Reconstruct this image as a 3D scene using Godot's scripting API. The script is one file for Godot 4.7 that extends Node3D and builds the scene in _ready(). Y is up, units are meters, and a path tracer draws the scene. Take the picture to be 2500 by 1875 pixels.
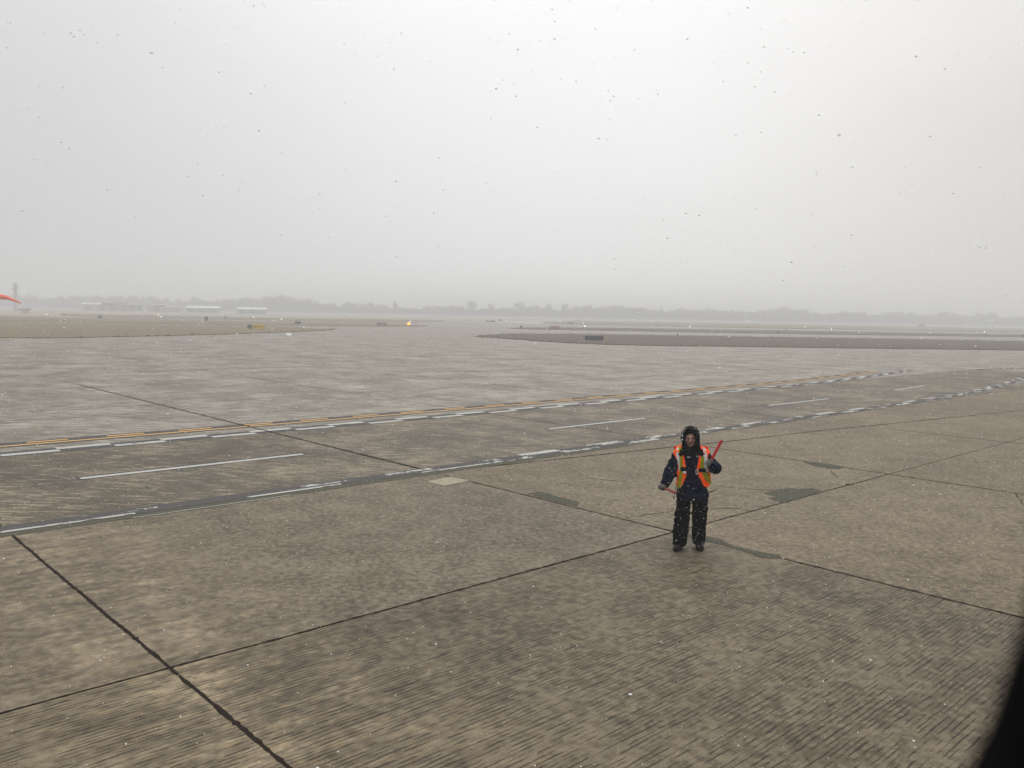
extends Node3D
# Snowy airport apron seen from an aircraft window: a marshaller with two red wands.

const EYE := 3.4
const UX := Vector2(0.6807, 0.7325)    # across the service road, towards the aircraft
const VX := Vector2(-0.7325, 0.6807)   # along the service road, towards the left
var rng := RandomNumberGenerator.new()
var M := {}
var taken := {}


# ---------------------------------------------------------------- voxel field
class Field:
	var o: Vector3
	var h: float
	var nx: int
	var ny: int
	var nz: int
	var d: PackedFloat32Array

	func _init(lo: Vector3, hi: Vector3, cell: float):
		o = lo
		h = cell
		nx = int(ceil((hi.x - lo.x) / h)) + 1
		ny = int(ceil((hi.y - lo.y) / h)) + 1
		nz = int(ceil((hi.z - lo.z) / h)) + 1
		d.resize(nx * ny * nz)
		d.fill(1.0)

	func span(lo: Vector3, hi: Vector3) -> Array:
		return [clampi(int((lo.x - o.x) / h), 0, nx - 1), clampi(int((hi.x - o.x) / h) + 1, 0, nx - 1),
			clampi(int((lo.y - o.y) / h), 0, ny - 1), clampi(int((hi.y - o.y) / h) + 1, 0, ny - 1),
			clampi(int((lo.z - o.z) / h), 0, nz - 1), clampi(int((hi.z - o.z) / h) + 1, 0, nz - 1)]

	func cap(a: Vector3, b: Vector3, ra: float, rb: float, k := 0.02) -> void:
		var m := maxf(ra, rb) + k + 3.0 * h
		var s := span(a.min(b) - Vector3.ONE * m, a.max(b) + Vector3.ONE * m)
		var ab := b - a
		var l2 := maxf(ab.length_squared(), 1e-9)
		for z in range(s[4], s[5] + 1):
			for y in range(s[2], s[3] + 1):
				var i: int = (z * ny + y) * nx + s[0]
				for x in range(s[0], s[1] + 1):
					var p := Vector3(o.x + x * h, o.y + y * h, o.z + z * h) - a
					var t := clampf(p.dot(ab) / l2, 0.0, 1.0)
					var v := (p - ab * t).length() - ra - (rb - ra) * t
					var w := d[i]
					var e := maxf(k - absf(w - v), 0.0) / k
					d[i] = minf(w, v) - e * e * k * 0.25
					i += 1

	func ell(c: Vector3, r: Vector3, k := 0.02, cut := false) -> void:
		var m := Vector3.ONE * (k + 3.0 * h) + r
		var s := span(c - m, c + m)
		for z in range(s[4], s[5] + 1):
			for y in range(s[2], s[3] + 1):
				var i: int = (z * ny + y) * nx + s[0]
				for x in range(s[0], s[1] + 1):
					var p := Vector3(o.x + x * h, o.y + y * h, o.z + z * h) - c
					var k0 := (p / r).length()
					var k1 := (p / (r * r)).length()
					var v := k0 * (k0 - 1.0) / maxf(k1, 1e-6)
					var w := d[i]
					if cut:
						v = -v
						var e2 := maxf(k - absf(w - v), 0.0) / k
						d[i] = maxf(w, v) + e2 * e2 * k * 0.25
					else:
						var e := maxf(k - absf(w - v), 0.0) / k
						d[i] = minf(w, v) - e * e * k * 0.25
					i += 1

	# elliptical column through levels [y, cx, cz, rx, rz], lowest first
	func column(lv: Array, k := 0.02) -> void:
		var y0: float = lv[0][0]
		var y1: float = lv[-1][0]
		var s := span(Vector3(-9, y0 - k - 3 * h, -9), Vector3(9, y1 + k + 3 * h, 9))
		for y in range(s[2], s[3] + 1):
			var py := o.y + y * h
			var q := clampf(py, y0, y1)
			var n := 0
			while n < lv.size() - 2 and lv[n + 1][0] < q:
				n += 1
			var t: float = (q - lv[n][0]) / (lv[n + 1][0] - lv[n][0])
			t = lerpf(t, t * t * (3.0 - 2.0 * t), 0.5)
			var cx: float = lerpf(lv[n][1], lv[n + 1][1], t)
			var cz: float = lerpf(lv[n][2], lv[n + 1][2], t)
			var rx: float = lerpf(lv[n][3], lv[n + 1][3], t)
			var rz: float = lerpf(lv[n][4], lv[n + 1][4], t)
			var dy := absf(py - q)
			for z in nz:
				var i: int = (z * ny + y) * nx
				var pz := (o.z + z * h - cz) / rz
				for x in nx:
					var px := (o.x + x * h - cx) / rx
					var v := (sqrt(px * px + pz * pz) - 1.0) * minf(rx, rz)
					if dy > 0.0:
						v = sqrt(maxf(v, 0.0) * maxf(v, 0.0) + dy * dy) if v > 0.0 else maxf(v, dy)
					var w := d[i]
					var e := maxf(k - absf(w - v), 0.0) / k
					d[i] = minf(w, v) - e * e * k * 0.25
					i += 1

	func wrinkle(seed_: int, freq: float, amp: float, squash := Vector3.ONE) -> void:
		var f := FastNoiseLite.new()
		f.seed = seed_
		f.frequency = freq
		f.fractal_octaves = 2
		var i := 0
		for z in nz:
			for y in ny:
				for x in nx:
					if absf(d[i]) < 0.06:
						d[i] += amp * f.get_noise_3dv(Vector3(o.x + x * h, o.y + y * h, o.z + z * h) * squash)
					i += 1

	func at(p: Vector3) -> float:
		var q := (p - o) / h
		var x := clampi(int(q.x), 0, nx - 2)
		var y := clampi(int(q.y), 0, ny - 2)
		var z := clampi(int(q.z), 0, nz - 2)
		var f := (q - Vector3(x, y, z)).clamp(Vector3.ZERO, Vector3.ONE)
		var i := (z * ny + y) * nx + x
		var j := i + ny * nx
		return lerpf(lerpf(lerpf(d[i], d[i + 1], f.x), lerpf(d[i + nx], d[i + nx + 1], f.x), f.y),
			lerpf(lerpf(d[j], d[j + 1], f.x), lerpf(d[j + nx], d[j + nx + 1], f.x), f.y), f.z)

	func grad(p: Vector3) -> Vector3:
		var e := h * 0.7
		return Vector3(at(p + Vector3(e, 0, 0)) - at(p - Vector3(e, 0, 0)), at(p + Vector3(0, e, 0)) - at(p - Vector3(0, e, 0)),
			at(p + Vector3(0, 0, e)) - at(p - Vector3(0, 0, e))).normalized()

	# surface nets into a SurfaceTool; painted ones get the face's vertex colours
	func net(st: SurfaceTool, xf := Transform3D(), painted := false) -> void:
		var idx := PackedInt32Array()
		idx.resize(nx * ny * nz)
		idx.fill(-1)
		var pos := PackedVector3Array()
		var offs := [0, 1, nx, nx + 1, ny * nx, ny * nx + 1, ny * nx + nx, ny * nx + nx + 1]
		var edges := [[0, 1], [2, 3], [4, 5], [6, 7], [0, 2], [1, 3], [4, 6], [5, 7], [0, 4], [1, 5], [2, 6], [3, 7]]
		for z in nz - 1:
			for y in ny - 1:
				var i: int = (z * ny + y) * nx
				for x in nx - 1:
					if absf(d[i]) < 2.5 * h:
						var c := 0
						for k in 8:
							if d[i + offs[k]] < 0.0:
								c += 1
						if c > 0 and c < 8:
							var sum := Vector3.ZERO
							var n := 0
							for e in edges:
								var va := d[i + offs[e[0]]]
								var vb := d[i + offs[e[1]]]
								if (va < 0.0) != (vb < 0.0):
									var t := va / (va - vb)
									var pa := Vector3(e[0] & 1, (e[0] >> 1) & 1, e[0] >> 2)
									var pb := Vector3(e[1] & 1, (e[1] >> 1) & 1, e[1] >> 2)
									sum += pa.lerp(pb, t)
									n += 1
							idx[i] = pos.size()
							pos.append(o + (Vector3(x, y, z) + sum / n) * h)
					i += 1
		var tri := PackedInt32Array()
		var step := [1, nx, ny * nx]
		for z in range(1, nz - 1):
			for y in range(1, ny - 1):
				var i: int = (z * ny + y) * nx + 1
				for x in range(1, nx - 1):
					if idx[i] >= 0 or absf(d[i]) < 2.0 * h:
						for ax in 3:
							var v0 := d[i]
							var v1 := d[i + step[ax]]
							if (v0 < 0.0) != (v1 < 0.0):
								var b: int = step[(ax + 1) % 3]
								var c: int = step[(ax + 2) % 3]
								var q := [idx[i - b - c], idx[i - c], idx[i], idx[i - b]]
								if q.min() >= 0:
									if v0 < 0.0:
										tri.append_array([q[0], q[2], q[1], q[0], q[3], q[2]])
									else:
										tri.append_array([q[0], q[1], q[2], q[0], q[2], q[3]])
					i += 1
		var nrm := PackedVector3Array()
		for p in pos:
			var g := grad(p)
			nrm.append((xf.basis * g).normalized() if g.length_squared() > 0.5 else Vector3.UP)
		for k in tri:
			if painted:
				st.set_color(skin_at(pos[k]))
			st.set_normal(nrm[k])
			st.set_uv(Vector2(pos[k].x, pos[k].y) * 2.0)
			st.add_vertex(xf * pos[k])

	func skin_at(p: Vector3) -> Color:
		var c := Color(0.25, 0.118, 0.084)
		if p.y > 1.30 and p.z > 0.05:
			if absf(p.y - 1.576) < 0.010 and absf(p.x) < 0.026:
				c = Color(0.075, 0.028, 0.025)
			for s in [-1.0, 1.0]:
				var e := Vector2(p.x - s * 0.033, p.y - 1.6655)
				if absf(e.x) < 0.022 and absf(e.y - 0.1 * s * e.x) < 0.007:
					c = Color(0.03, 0.018, 0.014)
				e = Vector2(p.x - s * 0.033, p.y - 1.645)
				if (e / Vector2(0.020, 0.012)).length() < 1.0:
					c = Color(0.065, 0.032, 0.025)
			var cheek := Vector2(absf(p.x) - 0.042, p.y - 1.606).length()
			if cheek < 0.024:
				c = c.lerp(Color(0.12, 0.05, 0.038), 0.6)
			if p.y < 1.60 and p.y > 1.52 and absf(p.y - 1.576) >= 0.010:
				c = c.lerp(Color(0.07, 0.042, 0.033), 0.35)
		return c


# ---------------------------------------------------------------- small helpers
func numbered(called: String) -> String:
	taken[called] = taken.get(called, -1) + 1
	return called if taken[called] == 0 else "%s_%03d" % [called, taken[called]]


func tag(o: Node3D, label: String, category: String, group := "") -> Node3D:
	o.set_meta("label", label)
	o.set_meta("category", category)
	if group:
		o.set_meta("group", group)
	return o


func thing(called: String, label: String, category: String, at := Vector3.ZERO, turn := 0.0, group := "") -> Node3D:
	var o := Node3D.new()
	o.name = numbered(called)
	add_child(o)
	o.position = at
	o.rotation.y = turn
	return tag(o, label, category, group)


func setting(called: String, kind := "structure") -> Node3D:
	var o := Node3D.new()
	o.name = numbered(called)
	o.set_meta("kind", kind)
	add_child(o)
	return o


func tool() -> SurfaceTool:
	var st := SurfaceTool.new()
	st.begin(Mesh.PRIMITIVE_TRIANGLES)
	return st


func put(called: String, st: SurfaceTool, m: Material, parent: Node = self) -> MeshInstance3D:
	var o := MeshInstance3D.new()
	o.mesh = st.commit()
	o.material_override = m
	o.name = numbered(called) if parent == self else called
	parent.add_child(o, true)
	return o


func tri(st: SurfaceTool, a: Vector3, b: Vector3, c: Vector3, n: Vector3, ua := Vector2.ZERO, ub := Vector2.ZERO, uc := Vector2.ZERO) -> void:
	if (b - a).cross(c - a).dot(n) > 0.0:
		var t := b
		b = c
		c = t
		var u := ub
		ub = uc
		uc = u
	for k in [[a, ua], [b, ub], [c, uc]]:
		st.set_normal(n)
		st.set_uv(k[1])
		st.add_vertex(k[0])


func quad(st: SurfaceTool, a: Vector3, b: Vector3, c: Vector3, d: Vector3, n := Vector3.ZERO) -> void:
	if n == Vector3.ZERO:
		n = (c - a).cross(b - a).normalized()
	tri(st, a, b, c, n)
	tri(st, a, c, d, n)


func box(st: SurfaceTool, c: Vector3, s: Vector3, bas := Basis(), bev := 0.0) -> void:
	var hs := s * 0.5
	for ax in 3:
		for sg in [-1.0, 1.0]:
			var n := Vector3.ZERO
			n[ax] = sg
			var a := (ax + 1) % 3
			var b := (ax + 2) % 3
			var p := []
			for k in [[-1, -1], [1, -1], [1, 1], [-1, 1]]:
				var v := Vector3.ZERO
				v[ax] = sg * hs[ax]
				v[a] = k[0] * (hs[a] - bev)
				v[b] = k[1] * (hs[b] - bev)
				p.append(c + bas * v)
			quad(st, p[0], p[1], p[2], p[3], bas * n)
	if bev > 0.0:
		for ax in 3:
			var a := (ax + 1) % 3
			var b := (ax + 2) % 3
			for sa in [-1.0, 1.0]:
				for sb in [-1.0, 1.0]:
					var n := Vector3.ZERO
					n[a] = sa
					n[b] = sb
					var p := []
					for e in [[-1, 0], [1, 0], [1, 1], [-1, 1]]:
						var v := Vector3.ZERO
						v[ax] = e[0] * (hs[ax] - bev)
						v[a] = sa * (hs[a] - (bev if e[1] == 0 else 0.0))
						v[b] = sb * (hs[b] - (0.0 if e[1] == 0 else bev))
						p.append(c + bas * v)
					quad(st, p[0], p[1], p[2], p[3], (bas * n).normalized())


func tube(st: SurfaceTool, pts: Array, rad: Array, n := 10, capped := true) -> void:
	var rings := []
	for i in pts.size():
		var t: Vector3 = (pts[mini(i + 1, pts.size() - 1)] - pts[maxi(i - 1, 0)]).normalized()
		var s := t.cross(Vector3.UP if absf(t.y) < 0.9 else Vector3.RIGHT).normalized()
		var u := s.cross(t)
		var r := []
		for k in n:
			var an := TAU * k / n
			var dir := s * cos(an) + u * sin(an)
			r.append([pts[i] + dir * rad[i], dir])
		rings.append(r)
	for i in pts.size() - 1:
		for k in n:
			var l := (k + 1) % n
			var q := [rings[i][k], rings[i][l], rings[i + 1][l], rings[i + 1][k]]
			for e in ([0, 1, 2, 0, 2, 3] if (q[1][0] - q[0][0]).cross(q[2][0] - q[0][0]).dot(q[0][1]) < 0.0 else [0, 2, 1, 0, 3, 2]):
				st.set_normal(q[e][1])
				st.set_uv(Vector2.ZERO)
				st.add_vertex(q[e][0])
	if capped:
		for e in [0, pts.size() - 1]:
			var t: Vector3 = (pts[1] - pts[0]).normalized() * -1.0 if e == 0 else (pts[-1] - pts[-2]).normalized()
			for k in n:
				tri(st, pts[e], rings[e][k][0], rings[e][(k + 1) % n][0], t)


func ball(st: SurfaceTool, c: Vector3, r: Vector3, n := 10, bas := Basis()) -> void:
	for i in n:
		for k in 2 * n:
			var p := []
			for q in [[i, k], [i, k + 1], [i + 1, k + 1], [i + 1, k]]:
				var la: float = PI * q[0] / n
				var lo: float = PI * q[1] / n
				p.append(Vector3(sin(la) * cos(lo), cos(la), sin(la) * sin(lo)))
			for e in [0, 2, 1, 0, 3, 2]:
				st.set_normal((bas * (p[e] / r)).normalized())
				st.set_uv(Vector2.ZERO)
				st.add_vertex(c + bas * (p[e] * r))


func w(u: float, v: float, y := 0.0) -> Vector3:
	var p := UX * u + VX * v
	return Vector3(p.x, y, p.y)


# a sheet with a thickness, from a polygon in metres (x, z)
func sheet(called: String, poly: PackedVector2Array, y: float, thick: float, m: Material, parent: Node, uvs := 1.0) -> MeshInstance3D:
	var st := tool()
	var ix := Geometry2D.triangulate_polygon(poly)
	for i in range(0, ix.size(), 3):
		var p := []
		for k in 3:
			p.append(poly[ix[i + k]])
		tri(st, Vector3(p[0].x, y, p[0].y), Vector3(p[1].x, y, p[1].y), Vector3(p[2].x, y, p[2].y), Vector3.UP, p[0] * uvs, p[1] * uvs, p[2] * uvs)
	var turn := -1.0 if Geometry2D.is_polygon_clockwise(poly) else 1.0
	for i in poly.size():
		var a := poly[i]
		var b := poly[(i + 1) % poly.size()]
		var n2 := Vector2((b - a).y, -(b - a).x).normalized() * turn
		quad(st, Vector3(a.x, y, a.y), Vector3(b.x, y, b.y), Vector3(b.x, y - thick, b.y), Vector3(a.x, y - thick, a.y), Vector3(n2.x, 0, n2.y))
	return put(called, st, m, parent)


# an irregular outline: edges of the polygon split and pushed about
func ragged(poly: PackedVector2Array, step: float, amp: float) -> PackedVector2Array:
	var out := PackedVector2Array()
	for i in poly.size():
		var a := poly[i]
		var b := poly[(i + 1) % poly.size()]
		var n := maxi(1, int(a.distance_to(b) / step))
		for k in n:
			out.append(a.lerp(b, float(k) / n) + Vector2(rng.randf_range(-amp, amp), rng.randf_range(-amp, amp)))
	return out


func smooth_poly(poly: PackedVector2Array) -> PackedVector2Array:
	var out := PackedVector2Array()
	var n := poly.size()
	for i in n:
		for k in 5:
			out.append(poly[i].cubic_interpolate(poly[(i + 1) % n], poly[(i - 1 + n) % n], poly[(i + 2) % n], k / 5.0))
	return out


# a flat strip of uneven width along points (x, z)
func ribbon(called: String, pts: PackedVector2Array, width: float, y: float, m: Material, parent: Node, uneven := 0.3, wander := 0.01, step := 0.15) -> MeshInstance3D:
	var st := tool()
	var c := PackedVector2Array()
	for i in pts.size() - 1:
		var n := maxi(1, int(pts[i].distance_to(pts[i + 1]) / step))
		for k in n:
			c.append(pts[i].lerp(pts[i + 1], float(k) / n))
	c.append(pts[-1])
	var la := Vector3.ZERO
	var lb := Vector3.ZERO
	var drift := 0.0
	for i in c.size():
		var t := (c[mini(i + 1, c.size() - 1)] - c[maxi(i - 1, 0)]).normalized()
		var n := Vector2(-t.y, t.x)
		drift = drift * 0.8 + rng.randf_range(-wander, wander)
		var hw := width * 0.5 * (1.0 + rng.randf_range(-uneven, uneven) + (uneven * 1.2 if rng.randf() < 0.03 else 0.0))
		var p := c[i] + n * drift
		var a := p + n * hw
		var b := p - n * hw
		var va := Vector3(a.x, y, a.y)
		var vb := Vector3(b.x, y, b.y)
		if i > 0:
			quad(st, la, lb, vb, va, Vector3.UP)
		la = va
		lb = vb
	return put(called, st, m, parent)


# ---------------------------------------------------------------- textures
func noise_bytes(n: int, seed_: int, freq: float, oct := 3, stretch := 1, seamless := false, gain := 0.5) -> PackedByteArray:
	var f := FastNoiseLite.new()
	f.noise_type = FastNoiseLite.TYPE_SIMPLEX_SMOOTH
	f.fractal_gain = gain
	f.seed = seed_
	f.frequency = freq
	f.fractal_octaves = oct
	if oct <= 1:
		f.fractal_type = FastNoiseLite.FRACTAL_NONE
	var im: Image = f.get_seamless_image(n / stretch, n) if seamless else f.get_image(n / stretch, n)
	if stretch > 1:
		im.resize(n, n, Image.INTERPOLATE_CUBIC)
	return im.get_data()


func mean_of(b: PackedByteArray) -> int:
	var t := 0
	for i in range(0, b.size(), 97):
		t += b[i]
	return t * 97 / b.size()


func bytes_texture(n: int, data: PackedByteArray, fmt: int) -> ImageTexture:
	return ImageTexture.create_from_image(Image.create_from_data(n, n, false, fmt, data))


# one slab's face, 8 m a side: broken tining grooves along x, damp blotches, pale worn edges
func concrete(n: int, seed_: int, groove: float, blotch: float, edge: float) -> Array:
	var px := 8.0 / n
	var A := noise_bytes(n, seed_, (0.020 if groove > 0.8 else 0.032) * 2048.0 / n, 6, 1, false, 0.74)
	var B := noise_bytes(n, seed_ + 1, 0.060 * 2048.0 / n, 3, 6, false, 0.6)
	var C := noise_bytes(n, seed_ + 2, 0.0042 * 2048.0 / n, 3, 1)
	var D := noise_bytes(n, seed_ + 3, 0.30, 2, 1)
	var W := noise_bytes(n, seed_ + 4, 0.012 * 2048.0 / n, 5, 4, false, 0.75)
	var rgb := PackedByteArray()
	rgb.resize(n * n * 3)
	var ht := PackedByteArray()
	ht.resize(n * n)
	var i := 0
	var am := mean_of(A)
	var cm := mean_of(C)
	var inv := 1.0 / 0.053
	for y in n:
		var ym := y * px
		var gy0 := ym * inv + 0.14 * sin(ym * 19.0 + seed_) + 0.05 * sin(ym * 57.0)
		var ey := minf(ym, 7.9 - ym)
		for x in n:
			var a := A[i] - am + 128
			var c := C[i] - cm + 128
			var gy := gy0 + W[i] * 0.0026
			var pr := 1.0 - absf(gy - floorf(gy) - 0.5) * 5.0
			var g := 0.0
			if pr > 0.0:
				g = clampf((B[i] + (c - 128) * 0.36 - 92.0) * 0.016, 0.0, 1.0) * groove * minf(pr * 1.7, 1.0)
			var bl := clampf((a + (c - 128) * 0.25 - 136.0) * 0.12, 0.0, 1.0) * blotch
			var t := 1.0 - bl * 0.19 - (c - 128) * 0.0004 + (D[i] - 128) * 0.0019 - (a - 128) * 0.0007
			if a < 88:
				t += (88 - a) * 0.0006
			if edge > 0.0:
				var xm := x * px
				var e := minf(minf(xm, 6.1 - xm), ey)
				if e < 0.55:
					t += edge * (0.55 - e) * clampf((W[i] + A[i] - 200) * 0.008, 0.0, 1.0)
			t *= 1.0 - 0.50 * g
			if pr < 0.0 and pr > -0.8:
				t += 0.05 * groove * clampf((B[i] - 110) * 0.02, 0.0, 1.0)
			var warm := bl * 0.03 + g * 0.03
			rgb[i * 3] = clampi(int(151.0 * t * (1.0 + warm)), 0, 255)
			rgb[i * 3 + 1] = clampi(int(138.8 * t), 0, 255)
			rgb[i * 3 + 2] = clampi(int(116.5 * t * (1.0 - warm * 1.6)), 0, 255)
			ht[i] = clampi(int(190.0 - 150.0 * g + (D[i] - 128) * 0.22 + (a - 128) * 0.12), 0, 255)
			i += 1
	return [bytes_texture(n, rgb, Image.FORMAT_RGB8), bytes_texture(n, ht, Image.FORMAT_L8)]


# far pavement: damp patches and thin streaks of blown snow, repeating every 24 m
func streaky(n: int, seed_: int) -> ImageTexture:
	var A := noise_bytes(n, seed_, 0.045, 5, 2, true, 0.7)
	var S := noise_bytes(n, seed_ + 1, 0.11, 3, 6, true, 0.6)
	var C := noise_bytes(n, seed_ + 2, 0.006, 3, 1, true)
	var D := noise_bytes(n, seed_ + 3, 0.3, 2, 1, true)
	var rgb := PackedByteArray()
	rgb.resize(n * n * 3)
	var sm := mean_of(S)
	for i in n * n:
		var t := 1.0 - clampf((A[i] - 128.0) * 0.03, -0.6, 1.0) * 0.09 + (C[i] - 128) * 0.0010 + (D[i] - 128) * 0.0016
		var s := clampf((S[i] - sm + (C[i] - 128) * 0.30 - 24.0) * 0.045, 0.0, 1.0) * 0.62
		rgb[i * 3] = clampi(int(lerpf(148.0 * t, 215.0, s)), 0, 255)
		rgb[i * 3 + 1] = clampi(int(lerpf(141.0 * t, 215.0, s)), 0, 255)
		rgb[i * 3 + 2] = clampi(int(lerpf(128.0 * t, 214.0, s)), 0, 255)
	return bytes_texture(n, rgb, Image.FORMAT_RGB8)


func speckle(n: int, seed_: int, a: Color, b: Color, freq: float) -> ImageTexture:
	var N := noise_bytes(n, seed_, freq, 5, 1, true)
	var D := noise_bytes(n, seed_ + 1, 0.35, 2, 1, true)
	var rgb := PackedByteArray()
	rgb.resize(n * n * 3)
	for i in n * n:
		var c := a.lerp(b, clampf((N[i] - 70) / 116.0, 0.0, 1.0)) * (1.0 + (D[i] - 128) * 0.002)
		rgb[i * 3] = clampi(int(c.r * 255.0), 0, 255)
		rgb[i * 3 + 1] = clampi(int(c.g * 255.0), 0, 255)
		rgb[i * 3 + 2] = clampi(int(c.b * 255.0), 0, 255)
	return bytes_texture(n, rgb, Image.FORMAT_RGB8)


func mat(c: Color, rough := 0.8, metal := 0.0) -> StandardMaterial3D:      # c in linear, real-world values
	var m := StandardMaterial3D.new()
	m.albedo_color = c.linear_to_srgb()
	m.roughness = rough
	m.metallic = metal
	return m


func tex_mat(tex: Texture2D, height: Texture2D, relief: float, rough: float, tint := Color.WHITE) -> StandardMaterial3D:
	var m := mat(tint, rough)
	m.albedo_texture = tex
	if height:
		m.heightmap_enabled = true
		m.heightmap_texture = height
		m.heightmap_scale = relief
	return m


func cloth(c: Color, tex: Texture2D, rough := 0.9) -> StandardMaterial3D:
	var m := mat(c, rough)
	m.metallic_specular = 0.06
	m.heightmap_enabled = true
	m.heightmap_texture = tex
	m.heightmap_scale = 0.25
	m.uv1_triplanar = true
	m.uv1_scale = Vector3.ONE * 3.0
	return m


# overcast sky: darker towards the horizon (as overcast skies are), a thin spot in the cloud round the hidden sun
func overcast() -> ImageTexture:
	var im := Image.create(512, 256, false, Image.FORMAT_RGBF)
	var f := FastNoiseLite.new()
	f.seed = 5
	f.frequency = 0.9
	f.fractal_octaves = 4
	for y in 256:
		var el := PI * (0.5 - (y + 0.5) / 256.0)
		for x in 512:
			var az := TAU * (x + 0.5) / 512.0
			var dir := Vector3(cos(el) * sin(az), sin(el), -cos(el) * cos(az))
			var s := maxf(sin(el), 0.0)
			var L := SKY_LOW * (1.0 + SKY_RISE * s * s)
			var near := maxf(dir.dot(Vector3(0.11, 0.105, -0.99).normalized()), 0.0)
			L *= 0.80 + 0.38 * pow(near, 7.5)
			L *= 1.0 + 0.08 * f.get_noise_3dv(dir * Vector3(1, 2.2, 1))
			var warm := clampf(dir.x * 0.035, -0.004, 0.02)
			im.set_pixel(x, y, Color(L * (1.0 + warm), L * 1.0, L * (1.004 - warm)))
	return ImageTexture.create_from_image(im)


const SKY_LOW := 0.72
const SKY_RISE := 2.7


func _ready() -> void:
	rng.seed = 11
	camera_and_light()
	materials()
	ground()
	near_slabs()
	markings()
	far_field()
	trees()
	buildings()
	signs()
	person()
	window()
	snow()


func camera_and_light() -> void:
	var cam := Camera3D.new()
	cam.name = "camera"
	cam.position = Vector3(0, EYE, 0)
	cam.basis = Basis(Vector3.RIGHT, deg_to_rad(-4.782)) * Basis(Vector3.BACK, deg_to_rad(1.1))
	cam.near = 0.02
	cam.far = 6000.0
	var at := CameraAttributesPhysical.new()
	at.frustum_focal_length = 12.0 / tan(deg_to_rad(49.151 / 2.0))
	at.frustum_focus_distance = 16.0
	at.exposure_aperture = 9.5
	at.frustum_near = 0.02
	at.frustum_far = 6000.0
	cam.attributes = at
	cam.fov = 49.151
	add_child(cam)
	cam.current = true
	var e := Environment.new()
	e.background_mode = Environment.BG_SKY
	e.sky = Sky.new()
	var p := PanoramaSkyMaterial.new()
	p.panorama = overcast()
	e.sky.sky_material = p
	e.tonemap_mode = Environment.TONE_MAPPER_LINEAR
	e.tonemap_exposure = 1.0
	e.sdfgi_enabled = true
	e.ssao_enabled = true
	e.ssil_enabled = true
	e.fog_enabled = true
	e.fog_density = 0.0019
	e.fog_light_color = Color(0.86, 0.86, 0.855)
	var we := WorldEnvironment.new()
	we.name = "environment"
	we.environment = e
	add_child(we)
	var sun := DirectionalLight3D.new()
	sun.name = "sun"
	sun.light_energy = 0.42
	sun.light_angular_distance = 30.0
	sun.light_color = Color(1.0, 0.98, 0.95)
	sun.shadow_enabled = true
	sun.basis = Basis.looking_at(-Vector3(0.12, 0.8, -0.75))
	add_child(sun)


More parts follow.
